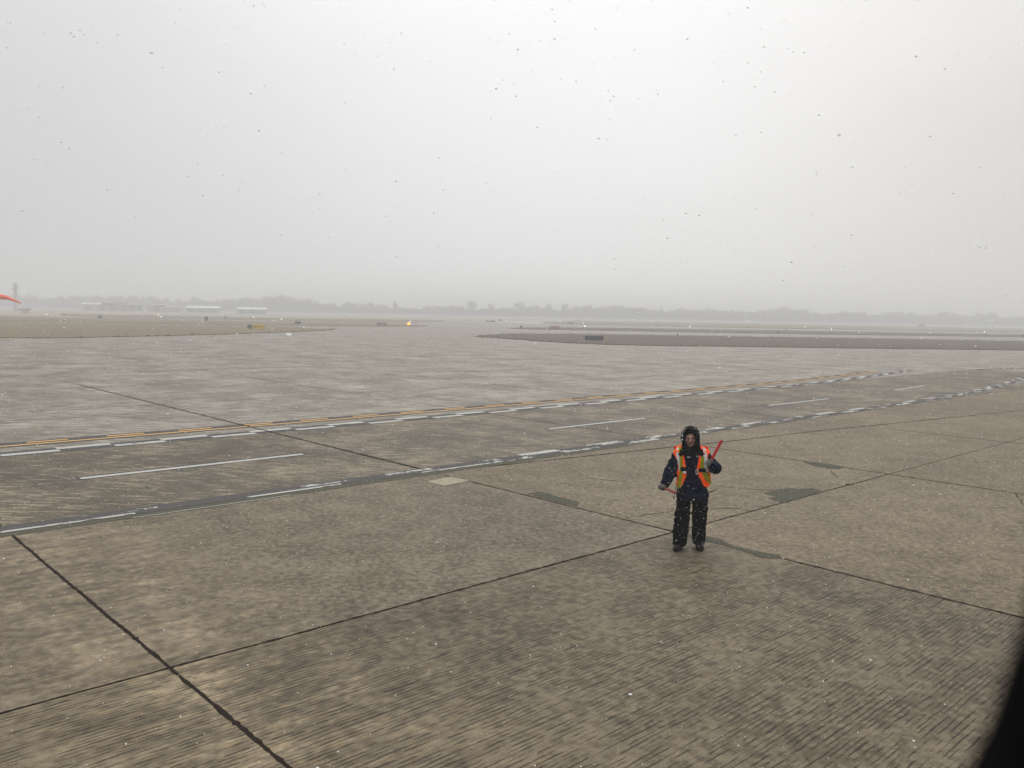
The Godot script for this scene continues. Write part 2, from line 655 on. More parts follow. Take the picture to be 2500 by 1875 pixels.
func materials() -> void:
	var g := concrete(2048, 21, 1.0, 0.65, 0.20)
	var b := concrete(2048, 57, 0.40, 0.95, 0.17)
	var pl := concrete(1024, 83, 0.10, 0.75, 0.0)
	var low := speckle(512, 91, Color(0.87, 0.865, 0.86), Color(0.98, 0.975, 0.965), 0.008)
	var st := streaky(1024, 33)
	M.grooved = tex_mat(g[0], g[1], 0.5, 0.72, Color(0.380, 0.374, 0.361))
	M.mottled = tex_mat(b[0], b[1], 0.3, 0.70, Color(0.440, 0.438, 0.444))
	M.plain = tex_mat(pl[0], pl[1], 0.15, 0.75, Color(0.486, 0.477, 0.468))
	M.road = tex_mat(pl[0], null, 0.0, 0.7, Color(0.585, 0.590, 0.598))
	M.far = tex_mat(st, null, 0.0, 0.7, Color(0.462, 0.453, 0.438))
	for k in [M.grooved, M.mottled, M.plain, M.road, M.far]:
		k.metallic_specular = 0.3
	for k in [M.grooved, M.mottled, M.plain, M.road]:
		k.texture_repeat = true
		k.detail_enabled = true
		k.detail_blend_mode = BaseMaterial3D.BLEND_MODE_MUL
		k.detail_albedo = low
		k.detail_uv_layer = BaseMaterial3D.DETAIL_UV_2
	M.road.detail_albedo = streaky_overlay(1024, 44)
	M.sealant = mat(Color(0.018, 0.014, 0.011), 0.95)
	M.sealant.metallic_specular = 0.1
	M.sealant_worn = mat(Color(0.04, 0.033, 0.026), 0.95)
	M.sealant_worn.metallic_specular = 0.1
	M.frost = mat(Color(0.36, 0.36, 0.35), 0.9)
	M.slush = mat(Color(0.24, 0.24, 0.235), 0.9)
	var asphalt := speckle(512, 71, Color(0.30, 0.295, 0.262), Color(0.37, 0.363, 0.325), 0.05)
	M.patch = tex_mat(asphalt, null, 0.0, 0.9, Color(0.67, 0.68, 0.655))
	M.patch.metallic_specular = 0.15
	M.fresh = tex_mat(speckle(256, 77, Color(0.56, 0.53, 0.44), Color(0.62, 0.59, 0.50), 0.05), null, 0.0, 0.85, Color(0.68, 0.68, 0.68))
	M.black_paint = tex_mat(speckle(512, 73, Color(0.17, 0.17, 0.175), Color(0.31, 0.30, 0.295), 0.08), null, 0.0, 0.9)
	M.black_paint.metallic_specular = 0.15
	M.white_paint = tex_mat(speckle(512, 74, Color(0.60, 0.60, 0.58), Color(0.84, 0.85, 0.84), 0.06), null, 0.0, 0.8, Color(0.95, 0.95, 0.95))
	M.white_paint.metallic_specular = 0.2
	M.yellow_paint = tex_mat(speckle(256, 75, Color(0.72, 0.56, 0.27), Color(0.85, 0.68, 0.36), 0.06), null, 0.0, 0.7)
	M.grass_tan = tex_mat(speckle(1024, 81, Color(0.28, 0.228, 0.140), Color(0.42, 0.362, 0.250), 0.05), null, 0.0, 0.95)
	M.grass_dark = tex_mat(speckle(1024, 83, Color(0.11, 0.070, 0.034), Color(0.31, 0.215, 0.115), 0.07), null, 0.0, 0.95)
	M.grass_pale = tex_mat(speckle(512, 85, Color(0.42, 0.39, 0.33), Color(0.53, 0.50, 0.44), 0.03), null, 0.0, 0.95)
	M.tuft = mat(Color(0.10, 0.08, 0.05), 0.95)
	var weave := speckle(256, 95, Color(0.2, 0.2, 0.2), Color(0.8, 0.8, 0.8), 0.08)
	M.navy = cloth(Color(0.0055, 0.0078, 0.0185), weave, 0.75)
	M.black = cloth(Color(0.0045, 0.0045, 0.0045), weave, 0.85)
	M.trouser = cloth(Color(0.0040, 0.0042, 0.0042), weave, 0.8)
	M.orange = cloth(Color(0.95, 0.10, 0.012), weave, 0.7)
	M.lime = cloth(Color(0.26, 0.24, 0.015), weave, 0.7)
	M.silver = mat(Color(0.50, 0.50, 0.50), 0.45)
	M.wool = cloth(Color(0.14, 0.135, 0.125), weave, 0.95)
	M.boot = mat(Color(0.006, 0.0055, 0.005), 0.45)
	M.boot.metallic_specular = 0.25
	M.boot_brown = mat(Color(0.010, 0.006, 0.005), 0.5)
	M.boot_brown.metallic_specular = 0.25
	M.strap = mat(Color(0.007, 0.007, 0.007), 0.7)
	M.strap.metallic_specular = 0.15
	M.metal = mat(Color(0.45, 0.45, 0.45), 0.35, 0.6)
	M.red_wand = mat(Color(0.42, 0.022, 0.028), 0.4)
	M.red_wand.metallic_specular = 0.3
	M.red_wand.subsurf_scatter_enabled = true
	M.red_wand.subsurf_scatter_strength = 0.3
	M.dull_wand = mat(Color(0.24, 0.025, 0.02), 0.5)
	M.dark_plastic = mat(Color(0.009, 0.009, 0.010), 0.5)
	M.dark_plastic.metallic_specular = 0.25
	M.green = mat(Color(0.02, 0.10, 0.02), 0.5)
	M.skin = mat(Color.WHITE, 0.55)
	M.skin.vertex_color_use_as_albedo = true
	M.eye = mat(Color(0.03, 0.02, 0.017), 0.35)
	M.white_plastic = mat(Color(0.62, 0.63, 0.63), 0.4)
	M.window_black = mat(Color(0.004, 0.004, 0.004), 0.95)
	M.window_black.metallic_specular = 0.1
	M.flake = mat(Color(0.93, 0.94, 0.95), 0.9)
	M.flake.backlight_enabled = true
	M.flake.backlight = Color(1.0, 1.0, 1.0)
	M.bark = mat(Color(0.06, 0.052, 0.045), 0.95)
	M.twig = mat(Color(0.075, 0.066, 0.06), 0.95)
	M.sign_black = mat(Color(0.02, 0.02, 0.022), 0.6)
	M.sign_yellow = mat(Color(0.62, 0.42, 0.05), 0.55)
	M.sign_red = mat(Color(0.20, 0.022, 0.025), 0.55)
	M.sign_white = mat(Color(0.6, 0.6, 0.6), 0.6)
	M.sign_grey = mat(Color(0.10, 0.10, 0.11), 0.7)
	M.galv = mat(Color(0.25, 0.25, 0.25), 0.6, 0.3)
	M.windsock = mat(Color(0.80, 0.10, 0.02), 0.75)
	M.windsock.backlight_enabled = true
	M.windsock.backlight = Color(0.5, 0.12, 0.03)
	M.windsock_dark = mat(Color(0.25, 0.03, 0.01), 0.8)
	M.lens = mat(Color(0.8, 0.8, 0.8), 0.3)
	M.lens.emission_enabled = true
	M.lens.emission = Color(1.0, 0.97, 0.9)
	M.lens.emission_energy_multiplier = 2.6
	M.amber = mat(Color(0.8, 0.4, 0.05), 0.3)
	M.amber.emission_enabled = true
	M.amber.emission = Color(1.0, 0.56, 0.10)
	M.amber.emission_energy_multiplier = 2.4
	M.wall_brown = mat(Color(0.14, 0.115, 0.10), 0.8)
	M.wall_grey = mat(Color(0.25, 0.25, 0.25), 0.8)
	M.wall_pale = mat(Color(0.42, 0.42, 0.42), 0.8)
	M.roof_white = mat(Color(0.52, 0.53, 0.53), 0.9)
	M.pink = mat(Color(0.42, 0.26, 0.24), 0.8)


# white streaks of blown snow and damp tone, laid over the mid-distance slabs by multiplication
func streaky_overlay(n: int, seed_: int) -> ImageTexture:
	var S := noise_bytes(n, seed_, 0.15, 3, 5, true, 0.6)
	var C := noise_bytes(n, seed_ + 1, 0.008, 3, 1, true)
	var rgb := PackedByteArray()
	rgb.resize(n * n * 3)
	var sm := mean_of(S)
	for i in n * n:
		var s := clampf((S[i] - sm + (C[i] - 128) * 0.35 - 24.0) * 0.045, 0.0, 1.0)
		var v := 0.68 + (C[i] - 128) * 0.0008 + s * 0.32
		var q := clampi(int(v * 255.0), 0, 255)
		rgb[i * 3] = q
		rgb[i * 3 + 1] = q
		rgb[i * 3 + 2] = clampi(int((v + s * 0.02) * 255.0), 0, 255)
	return bytes_texture(n, rgb, Image.FORMAT_RGB8)


# ---------------------------------------------------------------- ground and pavement
func ground() -> void:
	var g := setting("ground")
	sheet("field", PackedVector2Array([Vector2(-1900, 60), Vector2(1900, 60), Vector2(1900, -2600), Vector2(-1900, -2600)]), -0.06, 0.2, M.grass_pale, g, 1.0 / 30.0)
	var a := setting("apron")
	sheet("pavement", PackedVector2Array([Vector2(-260, 40), Vector2(330, 40), Vector2(330, -255), Vector2(150, -270), Vector2(60, -300), Vector2(-40, -330), Vector2(-150, -262), Vector2(-260, -250)]), -0.03, 0.02, M.far, a, 1.0 / 24.0)


const ULINES := [4.4, -1.7, -7.8, -13.95, -21.9, -29.8, -37.7, -45.6, -53.5, -61.4]


func slab(parent: Node, u0: float, u1: float, v0: float, v1: float, m: Material, gap: float, flip: int) -> void:
	# u0 > u1 (nearer first), v0 > v1
	var st := tool()
	var a := gap * 0.5
	var c := [w(u0 - a, v0 - a), w(u0 - a, v1 + a), w(u1 + a, v1 + a), w(u1 + a, v0 - a)]
	var L := v0 - v1
	var S := u0 - u1
	# texture x runs along v here (grooves), y across
	var uvs := [Vector2(0, 0), Vector2(L, 0), Vector2(L, S), Vector2(0, S)]
	var mid := (c[0] + c[2]) * 0.5 as Vector3
	for t in [[0, 1, 2], [0, 2, 3]]:
		var q := []
		for k in t:
			var uv: Vector2 = uvs[k] / 8.0
			if m == M.far:
				uv = Vector2(c[k].x, c[k].z) / 24.0
			elif flip & 1:
				uv.x = L / 8.0 - uv.x
			if flip & 2 and m != M.far:
				uv.y = S / 8.0 - uv.y
			q.append([c[k] - mid, uv, Vector2(c[k].x, c[k].z) / (24.0 if m == M.road else 26.0)])
		if (q[1][0] - q[0][0]).cross(q[2][0] - q[0][0]).y > 0.0:
			q = [q[0], q[2], q[1]]
		for k in q:
			st.set_normal(Vector3.UP)
			st.set_uv(k[1])
			st.set_uv2(k[2])
			st.add_vertex(k[0])
	for k in 4:
		var p: Vector3 = c[k] - mid
		var r: Vector3 = c[(k + 1) % 4] - mid
		var n := ((p + r) * 0.5).normalized()
		var dn := Vector3(0, -0.025, 0)
		st.set_uv2(Vector2.ZERO)
		quad(st, p, r, r + dn, p + dn, n)
	var o := put("concrete_slab", st, m, parent)
	o.position = mid


func near_slabs() -> void:
	var apron: Node3D = get_node("apron")
	var road := setting("service_road")
	var n := 0
	for i in ULINES.size() - 1:
		for j in range(-8, 4):
			var v0 := -2.9 + 7.93 * (j + 1)
			var v1 := v0 - 7.93
			var u0: float = ULINES[i]
			var u1: float = ULINES[i + 1]
			var seen := false
			for q in [[u0, v0], [u0, v1], [u1, v0], [u1, v1], [(u0 + u1) / 2, (v0 + v1) / 2]]:
				var p := w(q[0], q[1])
				if p.z < -2.0 and p.z > -66.0 and absf(p.x) < -p.z * 0.80 + 2.0:
					seen = true
			if not seen:
				continue
			n += 1
			var m: Material = M.mottled
			if u1 < -22.0:
				m = M.far
			elif u1 < -14.0:
				m = M.road
			elif u0 > -7.0:
				m = M.grooved
			if u0 > -8.0 and v0 < -10.0:
				m = M.plain
			if u0 < -7.0 and u0 > -8.0 and v0 < -10.0:
				m = M.plain
			slab(road if i == 3 else apron, u0, u1, v0, v1, m, 0.03, (n * 7 + i) % 4)
	# sealed joints
	var j := apron
	for k in [[-2.9, 4.4, -14.05, 0.040], [-10.83, 3.0, -13.6, 0.042], [-18.76, -1.0, -12.9, 0.045], [-10.83, -14.4, -39.0, 0.050], [-26.7, -2.0, -11.3, 0.030]]:
		var bend := PackedVector2Array()
		var a := w(k[1], k[0])
		var b := w(k[2], k[0])
		for t in 9:
			var p := a.lerp(b, t / 8.0)
			bend.append(Vector2(p.x, p.z))
		ribbon("joint_sealant", bend, k[3], 0.0145 if k[1] < -14.0 else 0.003, M.sealant_worn if k[1] < -14.0 else M.sealant, j, 0.4, 0.004, 0.05)
	for k in [[-7.8, 20.0, -2.95, 0.024], [-7.8, -2.85, -10.8, 0.036], [-7.8, -10.9, -18.7, 0.032]]:
		var a := w(k[0], k[1])
		var b := w(k[0], k[2])
		ribbon("joint_sealant", PackedVector2Array([Vector2(a.x, a.z), Vector2(b.x, b.z)]), k[3], 0.004, M.sealant, j, 0.5, 0.004, 0.05)
	for v in [-18.76, -26.69, -34.62, -42.55]:
		for s in 9:
			var u := -23.6 - s * 3.4
			if rng.randf() < 0.62:
				var a := w(u, v)
				var b := w(u - rng.randf_range(1.5, 3.2), v)
				ribbon("snow_line", PackedVector2Array([Vector2(a.x, a.z), Vector2(b.x, b.z)]), 0.10, 0.004, M.frost, j, 0.6, 0.02, 0.4)
	for v in [-2.9, -18.76, -26.69, -34.62, -42.55, -50.5, 5.03]:
		var a := w(-23.5, v)
		var b := w(-62.0, v)
		ribbon("joint_sealant", PackedVector2Array([Vector2(a.x, a.z), Vector2(b.x, b.z)]), 0.035, 0.004, M.sealant_worn, j, 0.8, 0.01, 0.4)
	for u in [-29.8, -37.7, -45.6, -53.5]:
		var a := w(u, 12.0)
		var b := w(u, -58.0)
		ribbon("joint_sealant", PackedVector2Array([Vector2(a.x, a.z), Vector2(b.x, b.z)]), 0.03, 0.004, M.sealant_worn, j, 0.8, 0.01, 0.4)
	for v in [-18.76, -26.69]:
		var a := w(-14.6, v)
		var b := w(-21.0, v)
		ribbon("joint_sealant", PackedVector2Array([Vector2(a.x, a.z), Vector2(b.x, b.z)]), 0.02, 0.004, M.sealant_worn, road, 0.6, 0.02, 0.3)
	# cracks
	ribbon("joint_sealant", PackedVector2Array([Vector2(-0.91, -18.19), Vector2(3.73, -21.43), Vector2(6.35, -23.24), Vector2(9.58, -25.67), Vector2(14.15, -28.75), Vector2(20.04, -32.81), Vector2(26.5, -37.2)]), 0.055, 0.004, M.sealant, j, 0.4, 0.01)
	for q in [
		PackedVector2Array([Vector2(7.29, -19.12), Vector2(7.18, -18.66), Vector2(7.16, -18.36), Vector2(7.09, -17.98)]),
		PackedVector2Array([Vector2(3.57, -14.71), Vector2(3.87, -14.81), Vector2(4.11, -14.82), Vector2(4.20, -14.68), Vector2(4.32, -14.62)]),
		PackedVector2Array([Vector2(1.58, -17.38), Vector2(1.75, -17.29), Vector2(1.91, -17.20), Vector2(2.14, -17.10), Vector2(2.38, -17.05)]),
		PackedVector2Array([Vector2(4.09, -16.76), Vector2(4.59, -16.64), Vector2(4.89, -16.51), Vector2(5.34, -16.50)]),
		PackedVector2Array([Vector2(1.96, -13.95), Vector2(2.12, -14.04), Vector2(2.62, -14.36), Vector2(2.79, -14.46)]),
		PackedVector2Array([Vector2(10.15, -16.69), Vector2(9.94, -16.22), Vector2(9.61, -15.45)])]:
		ribbon("crack", q, 0.020, 0.004, M.sealant_worn, j, 0.7, 0.02, 0.08)
	sheet("spall", ragged(PackedVector2Array([Vector2(6.98, -17.28), Vector2(7.12, -17.24), Vector2(7.10, -17.12), Vector2(6.96, -17.18)]), 0.04, 0.012), 0.004, 0.003, M.sealant, j)
	# repairs
	for q in [
		PackedVector2Array([Vector2(0.35, -15.71), Vector2(0.56, -15.91), Vector2(0.74, -15.75), Vector2(1.29, -15.01), Vector2(1.18, -14.76), Vector2(0.78, -15.18)]),
		PackedVector2Array([Vector2(2.70, -13.12), Vector2(2.86, -12.94), Vector2(3.07, -12.88), Vector2(3.23, -12.70), Vector2(3.42, -12.26), Vector2(3.70, -12.02), Vector2(3.91, -11.88), Vector2(3.83, -11.71), Vector2(3.63, -11.71), Vector2(3.48, -11.95), Vector2(3.24, -12.32), Vector2(3.06, -12.52), Vector2(2.85, -12.67), Vector2(2.6, -12.95)]),
		PackedVector2Array([Vector2(4.94, -16.13), Vector2(5.35, -16.55), Vector2(5.62, -16.71), Vector2(5.76, -16.64), Vector2(5.95, -16.69), Vector2(6.10, -16.74), Vector2(6.21, -16.49), Vector2(5.64, -15.89), Vector2(5.06, -15.34), Vector2(5.00, -15.57), Vector2(4.91, -15.71), Vector2(5.14, -15.92)]),
		PackedVector2Array([Vector2(7.02, -19.90), Vector2(7.29, -19.86), Vector2(7.54, -19.58), Vector2(7.77, -19.26), Vector2(7.51, -19.00), Vector2(7.20, -19.18), Vector2(7.07, -19.38)])]:
		sheet("repair_patch", ragged(q, 0.07, 0.022), 0.0060, 0.005, M.patch, j, 0.5)
	sheet("repair_patch", ragged(PackedVector2Array([Vector2(-1.67, -16.66), Vector2(-1.24, -17.19), Vector2(-0.82, -16.81), Vector2(-1.30, -16.26)]), 0.1, 0.012), 0.0095, 0.008, M.fresh, j, 0.5)


# ---------------------------------------------------------------- painted lines
func bend(v: float) -> float:
	return -0.0036 * (v + 34.0) * (v + 34.0) if v < -34.0 else 0.0


func stripe(called: String, uc: float, width: float, v0: float, v1: float, y: float, m: Material, parent: Node) -> void:
	var pts := PackedVector2Array()
	var n := maxi(1, int(absf(v1 - v0) / 2.0))
	for k in n + 1:
		var v := lerpf(v0, v1, float(k) / n)
		var p := w(uc + bend(v), v)
		pts.append(Vector2(p.x, p.z))
	ribbon(called, pts, width, y, m, parent, 0.05, 0.003, 0.12)


# worn paint: small cells kept where a noise says the paint is still there
func worn(called: String, uc: float, width: float, v0: float, v1: float, y: float, keep: float, m: Material, parent: Node, f: FastNoiseLite) -> void:
	var st := tool()
	var du := 0.025
	var dv := 0.045
	var some := false
	for i in int(width / du):
		for k in int(absf(v1 - v0) / dv):
			var u := uc - width * 0.5 + i * du
			var v := v0 - k * dv
			if f.get_noise_2d(u * 4.0, v) + 0.55 * f.get_noise_2d(u * 17.0, v * 5.0) + rng.randf_range(-0.10, 0.10) < keep:
				some = true
				var b := bend(v)
				quad(st, w(u + b, v, y), w(u + du + b, v, y), w(u + du + b, v - dv, y), w(u + b, v - dv, y), Vector3.UP)
	if some:
		put(called, st, m, parent)


func markings() -> void:
	var road: Node3D = get_node("service_road")
	var f := FastNoiseLite.new()
	f.seed = 8
	f.frequency = 0.55
	# far edge of the road: staggered white blocks on black
	stripe("black_border", -21.62, 0.66, 14.0, -60.0, 0.004, M.black_paint, road)
	var v := 14.0
	var k := 0
	while v > -60.0:
		if v < -33.0:
			worn("white_block", -21.62 + (0.16 if k % 2 else -0.16), 0.30, v, v - 1.22, 0.008, 0.22, M.white_paint, road, f)
		else:
			worn("white_block", -21.62 + (0.16 if k % 2 else -0.16), 0.30, v, v - 1.24, 0.008, 0.62, M.white_paint, road, f)
		v -= 1.22
		k += 1
	# near edge, badly worn
	stripe("asphalt_strip", -13.99, 0.24, -2.75, -17.3, 0.005, M.patch, road)
	stripe("black_border", -14.32, 0.42, -2.75, -60.0, 0.009, M.black_paint, road)
	v = -2.8
	k = 0
	while v > -60.0:
		if v > -11.0:
			if k % 2 == 0:
				worn("white_block", -14.15, 0.10, v, v - 1.95, 0.012, 0.30, M.white_paint, road, f)
			worn("white_block", -14.38, 0.16, v - 1.2, v - 2.4, 0.0125, -0.12, M.white_paint, road, f)
		else:
			worn("white_block", -14.20 + (0.0 if k % 2 else -0.28), 0.27, v, v - 1.35, 0.012, 0.04, M.white_paint, road, f)
		v -= 1.22 if v <= -11.0 else 1.95
		k += 1
	stripe("white_edge", -13.86, 0.03, -4.6, -7.4, 0.010, M.white_paint, road)
	# centre line dashes
	for d in [[-17.70, -4.9, -9.75], [-17.40, -17.7, -22.25], [-17.15, -29.7, -34.6], [-17.2, -42.0, -46.5]]:
		stripe("black_border", d[0] - 0.05, 0.34, d[1] + 0.05, d[2] - 0.05, 0.004, M.black_paint, road)
		stripe("white_dash", d[0], 0.18, d[1], d[2], 0.008, M.white_paint, road)
	# yellow boundary: one solid and one broken line on black
	var apron: Node3D = get_node("apron")
	stripe("black_border", -23.0, 0.80, 14.0, -56.0, 0.004, M.black_paint, apron)
	stripe("yellow_line", -22.83, 0.115, 14.0, -56.0, 0.008, M.yellow_paint, apron)
	v = 14.0
	while v > -56.0:
		stripe("yellow_dash", -23.15, 0.115, v - 0.5, v - 1.44, 0.008, M.yellow_paint, apron)
		v -= 1.87
	ribbon("faded_line", PackedVector2Array([Vector2(-39.0, -84.0), Vector2(-30.0, -100.0), Vector2(-24.5, -116.0)]), 0.35, -0.024, M.frost, apron, 0.4, 0.05, 0.8)
	ribbon("faded_line", PackedVector2Array([Vector2(25.0, -56.5), Vector2(35.0, -62.0), Vector2(46.0, -68.0)]), 0.35, -0.022, M.sealant_worn, apron, 0.4, 0.05, 0.8)


# ---------------------------------------------------------------- airfield beyond the apron
func far_field() -> void:
	var islands := [
		["tan", PackedVector2Array([Vector2(-83.6, -80.1), Vector2(-51.5, -84.3), Vector2(-44.1, -94.0), Vector2(-40.6, -101.9), Vector2(-37.1, -113.1), Vector2(-33.9, -126.0), Vector2(-32.7, -136.2), Vector2(-31.9, -151.4), Vector2(-37.0, -154.2), Vector2(-50.1, -165.9), Vector2(-75.6, -161.2), Vector2(-97.1, -159.1), Vector2(-135.7, -158.1)])],
		["tan", PackedVector2Array([Vector2(-150.6, -167.5), Vector2(-101.7, -169.7), Vector2(-78.8, -172.8), Vector2(-55.7, -177.2), Vector2(-35.0, -184.9), Vector2(-24.1, -195.6), Vector2(-22.5, -211.3), Vector2(-37.8, -235.3), Vector2(-55.2, -230.3), Vector2(-73.0, -229.8), Vector2(-104.0, -226.2), Vector2(-199.7, -239.0)])],
		["tan", PackedVector2Array([Vector2(-134.6, -262.7), Vector2(-81.0, -256.9), Vector2(-45.0, -264.1), Vector2(-27.8, -296.2), Vector2(-33.5, -356.4), Vector2(-61.6, -358.8), Vector2(-106.1, -333.8), Vector2(-178.0, -347.4)])],
		["dark", PackedVector2Array([Vector2(-5.2, -121.5), Vector2(-2.0, -117.4), Vector2(2.7, -107.7), Vector2(7.8, -101.5), Vector2(14.7, -98.4), Vector2(30.4, -101.0), Vector2(45.1, -103.5), Vector2(65.5, -107.7), Vector2(98.2, -113.8), Vector2(137.1, -169.1), Vector2(96.7, -163.2), Vector2(82.0, -162.6), Vector2(65.4, -160.5), Vector2(44.9, -156.8), Vector2(18.5, -152.8), Vector2(2.7, -146.2), Vector2(-2.8, -135.2)])],
		["dark", PackedVector2Array([Vector2(-0.4, -197.1), Vector2(5.3, -190.1), Vector2(11.8, -190.8), Vector2(28.5, -191.4), Vector2(57.1, -193.0), Vector2(86.4, -200.4), Vector2(128.9, -212.2), Vector2(188.4, -231.8), Vector2(198.6, -277.8), Vector2(157.5, -262.4), Vector2(104.3, -251.9), Vector2(75.9, -246.7), Vector2(27.7, -231.6), Vector2(10.4, -221.7)])],
		["tan", PackedVector2Array([Vector2(13.3, -314.5), Vector2(36.3, -303.9), Vector2(62.0, -302.6), Vector2(92.8, -305.2), Vector2(126.5, -306.9), Vector2(193.2, -318.4), Vector2(263.1, -338.0), Vector2(441.3, -627.1), Vector2(353.8, -583.2), Vector2(233.9, -562.1), Vector2(161.6, -547.3), Vector2(108.5, -526.2), Vector2(57.2, -476.3), Vector2(21.0, -402.7)])],
	]
	var grass := setting("grass")
	var tufts: Array[Transform3D] = []
	for k in islands.size():
		var poly := ragged(smooth_poly(islands[k][1]), 3.0, 0.35)
		sheet("grass_island", poly, 0.03, 0.07, M.grass_dark if islands[k][0] == "dark" else M.grass_tan, grass, 1.0 / 14.0)
		for i in poly.size():
			var a := poly[i]
			var b := poly[(i + 1) % poly.size()]
			var n := int(a.distance_to(b) / 0.5)
			for q in n:
				var p := a.lerp(b, rng.randf()) + Vector2(rng.randf_range(-0.9, 0.9), rng.randf_range(-0.9, 0.9))
				var s := rng.randf_range(0.3, 1.2)
				tufts.append(Transform3D(Basis(Vector3.UP, rng.randf() * TAU).scaled(Vector3(s, s * rng.randf_range(0.6, 1.4), s)), Vector3(p.x, 0.02, p.y)))
	var st := tool()
	for b in 14:
		var an := rng.randf() * TAU
		var c := Vector3(cos(an), 0, sin(an)) * rng.randf() * 0.10
		var top := c * 2.0 + Vector3(0, rng.randf_range(0.06, 0.15), 0)
		var side := Vector3(-sin(an), 0, cos(an)) * 0.02
		quad(st, c - side, c + side, top + side * 0.3, top - side * 0.3)
	var mm := MultiMesh.new()
	mm.transform_format = MultiMesh.TRANSFORM_3D
	mm.mesh = st.commit()
	mm.instance_count = tufts.size()
	for i in tufts.size():
		mm.set_instance_transform(i, tufts[i])
	var mi := MultiMeshInstance3D.new()
	mi.name = "grass_tufts"
	mi.multimesh = mm
	mi.material_override = M.tuft
	mi.set_meta("kind", "stuff")
	grass.add_child(mi)
	var tw := setting("taxiway")
	for q in [
		PackedVector2Array([Vector2(-4.0, -302.3), Vector2(11.5, -307.0), Vector2(19.8, -390.2), Vector2(9.1, -399.2), Vector2(-2.2, -346.8)]),
		PackedVector2Array([Vector2(-36.9, -278.1), Vector2(-10.4, -282.2), Vector2(-11.4, -289.2), Vector2(-38.5, -286.6)]),
		PackedVector2Array([Vector2(-39.2, -377.9), Vector2(-5.4, -403.4), Vector2(-6.0, -420.0), Vector2(-41.1, -392.1)])]:
		sheet("snowy_pavement", smooth_poly(q), 0.02, 0.05, M.slush, tw)
	sheet("runway", PackedVector2Array([Vector2(-700, -395), Vector2(800, -640), Vector2(800, -690), Vector2(-700, -440)]), -0.02, 0.03, M.far, tw, 1.0 / 24.0)


# ---------------------------------------------------------------- trees
func bare_tree(seed_: int, height: float, wide: float) -> Array:
	var r := RandomNumberGenerator.new()
	r.seed = seed_
	var trunk := tool()
	var crown := tool()
	var top := Vector3(r.randf_range(-0.4, 0.4), height * 0.62, r.randf_range(-0.4, 0.4))
	tube(trunk, [Vector3.ZERO, top * 0.5, top], [height * 0.022, height * 0.016, height * 0.008], 6)
	for b in 24:
		var t := r.randf_range(0.30, 1.0)
		var a := top * t
		var dirn := Vector3(r.randf_range(-1, 1), r.randf_range(-0.7, 1.0), r.randf_range(-1, 1)).normalized()
		var tip := Vector3(0, height * 0.63, 0) + dirn * Vector3(wide, height * 0.37, wide) * pow(r.randf_range(0.25, 1.0), 0.6)
		tip.y = maxf(tip.y, a.y + 0.2)
		var mid := a.lerp(tip, 0.5) + Vector3(0, height * 0.03, 0)
		tube(crown, [a, mid, tip], [height * 0.007, height * 0.005, height * 0.002], 4, false)
		for k in 26:
			var q := mid.lerp(tip, r.randf_range(-0.2, 1.1))
			var dir := Vector3(r.randf_range(-1, 1), r.randf_range(-0.1, 1.0), r.randf_range(-1, 1)).normalized() * height * r.randf_range(0.06, 0.13)
			var s := dir.cross(Vector3(r.randf(), r.randf(), r.randf())).normalized() * height * 0.004
			quad(crown, q - s, q + s, q + dir + s * 0.3, q + dir - s * 0.3)
			for e in 2:
				var q2 := q + dir * r.randf_range(0.3, 0.8)
				var d2 := (dir.normalized() + Vector3(r.randf_range(-1, 1), r.randf_range(-0.6, 0.8), r.randf_range(-1, 1))).normalized() * height * r.randf_range(0.04, 0.08)
				var s2 := d2.cross(Vector3(r.randf(), r.randf(), r.randf())).normalized() * height * 0.003
				quad(crown, q2 - s2, q2 + s2, q2 + d2 + s2 * 0.3, q2 + d2 - s2 * 0.3)
	return [trunk.commit(), crown.commit()]


func tree_top(x: float) -> float:      # height of the wood's outline, metres, along the tree line
	var t := [[-700, 9.0], [-480, 11.0], [-420, 12.0], [-330, 9.5], [-270, 13.5], [-230, 12.5], [-190, 9.5], [-140, 7.5], [-60, 8.0], [0, 8.5], [60, 9.5], [120, 10.0], [200, 9.5], [280, 11.5], [320, 10.5], [420, 10.0], [520, 10.0], [620, 9.0], [760, 9.5]]
	for i in t.size() - 1:
		if x < t[i + 1][0]:
			return 1.32 * lerpf(t[i][1], t[i + 1][1], clampf((x - t[i][0]) / (t[i + 1][0] - t[i][0]), 0.0, 1.0))
	return 12.0


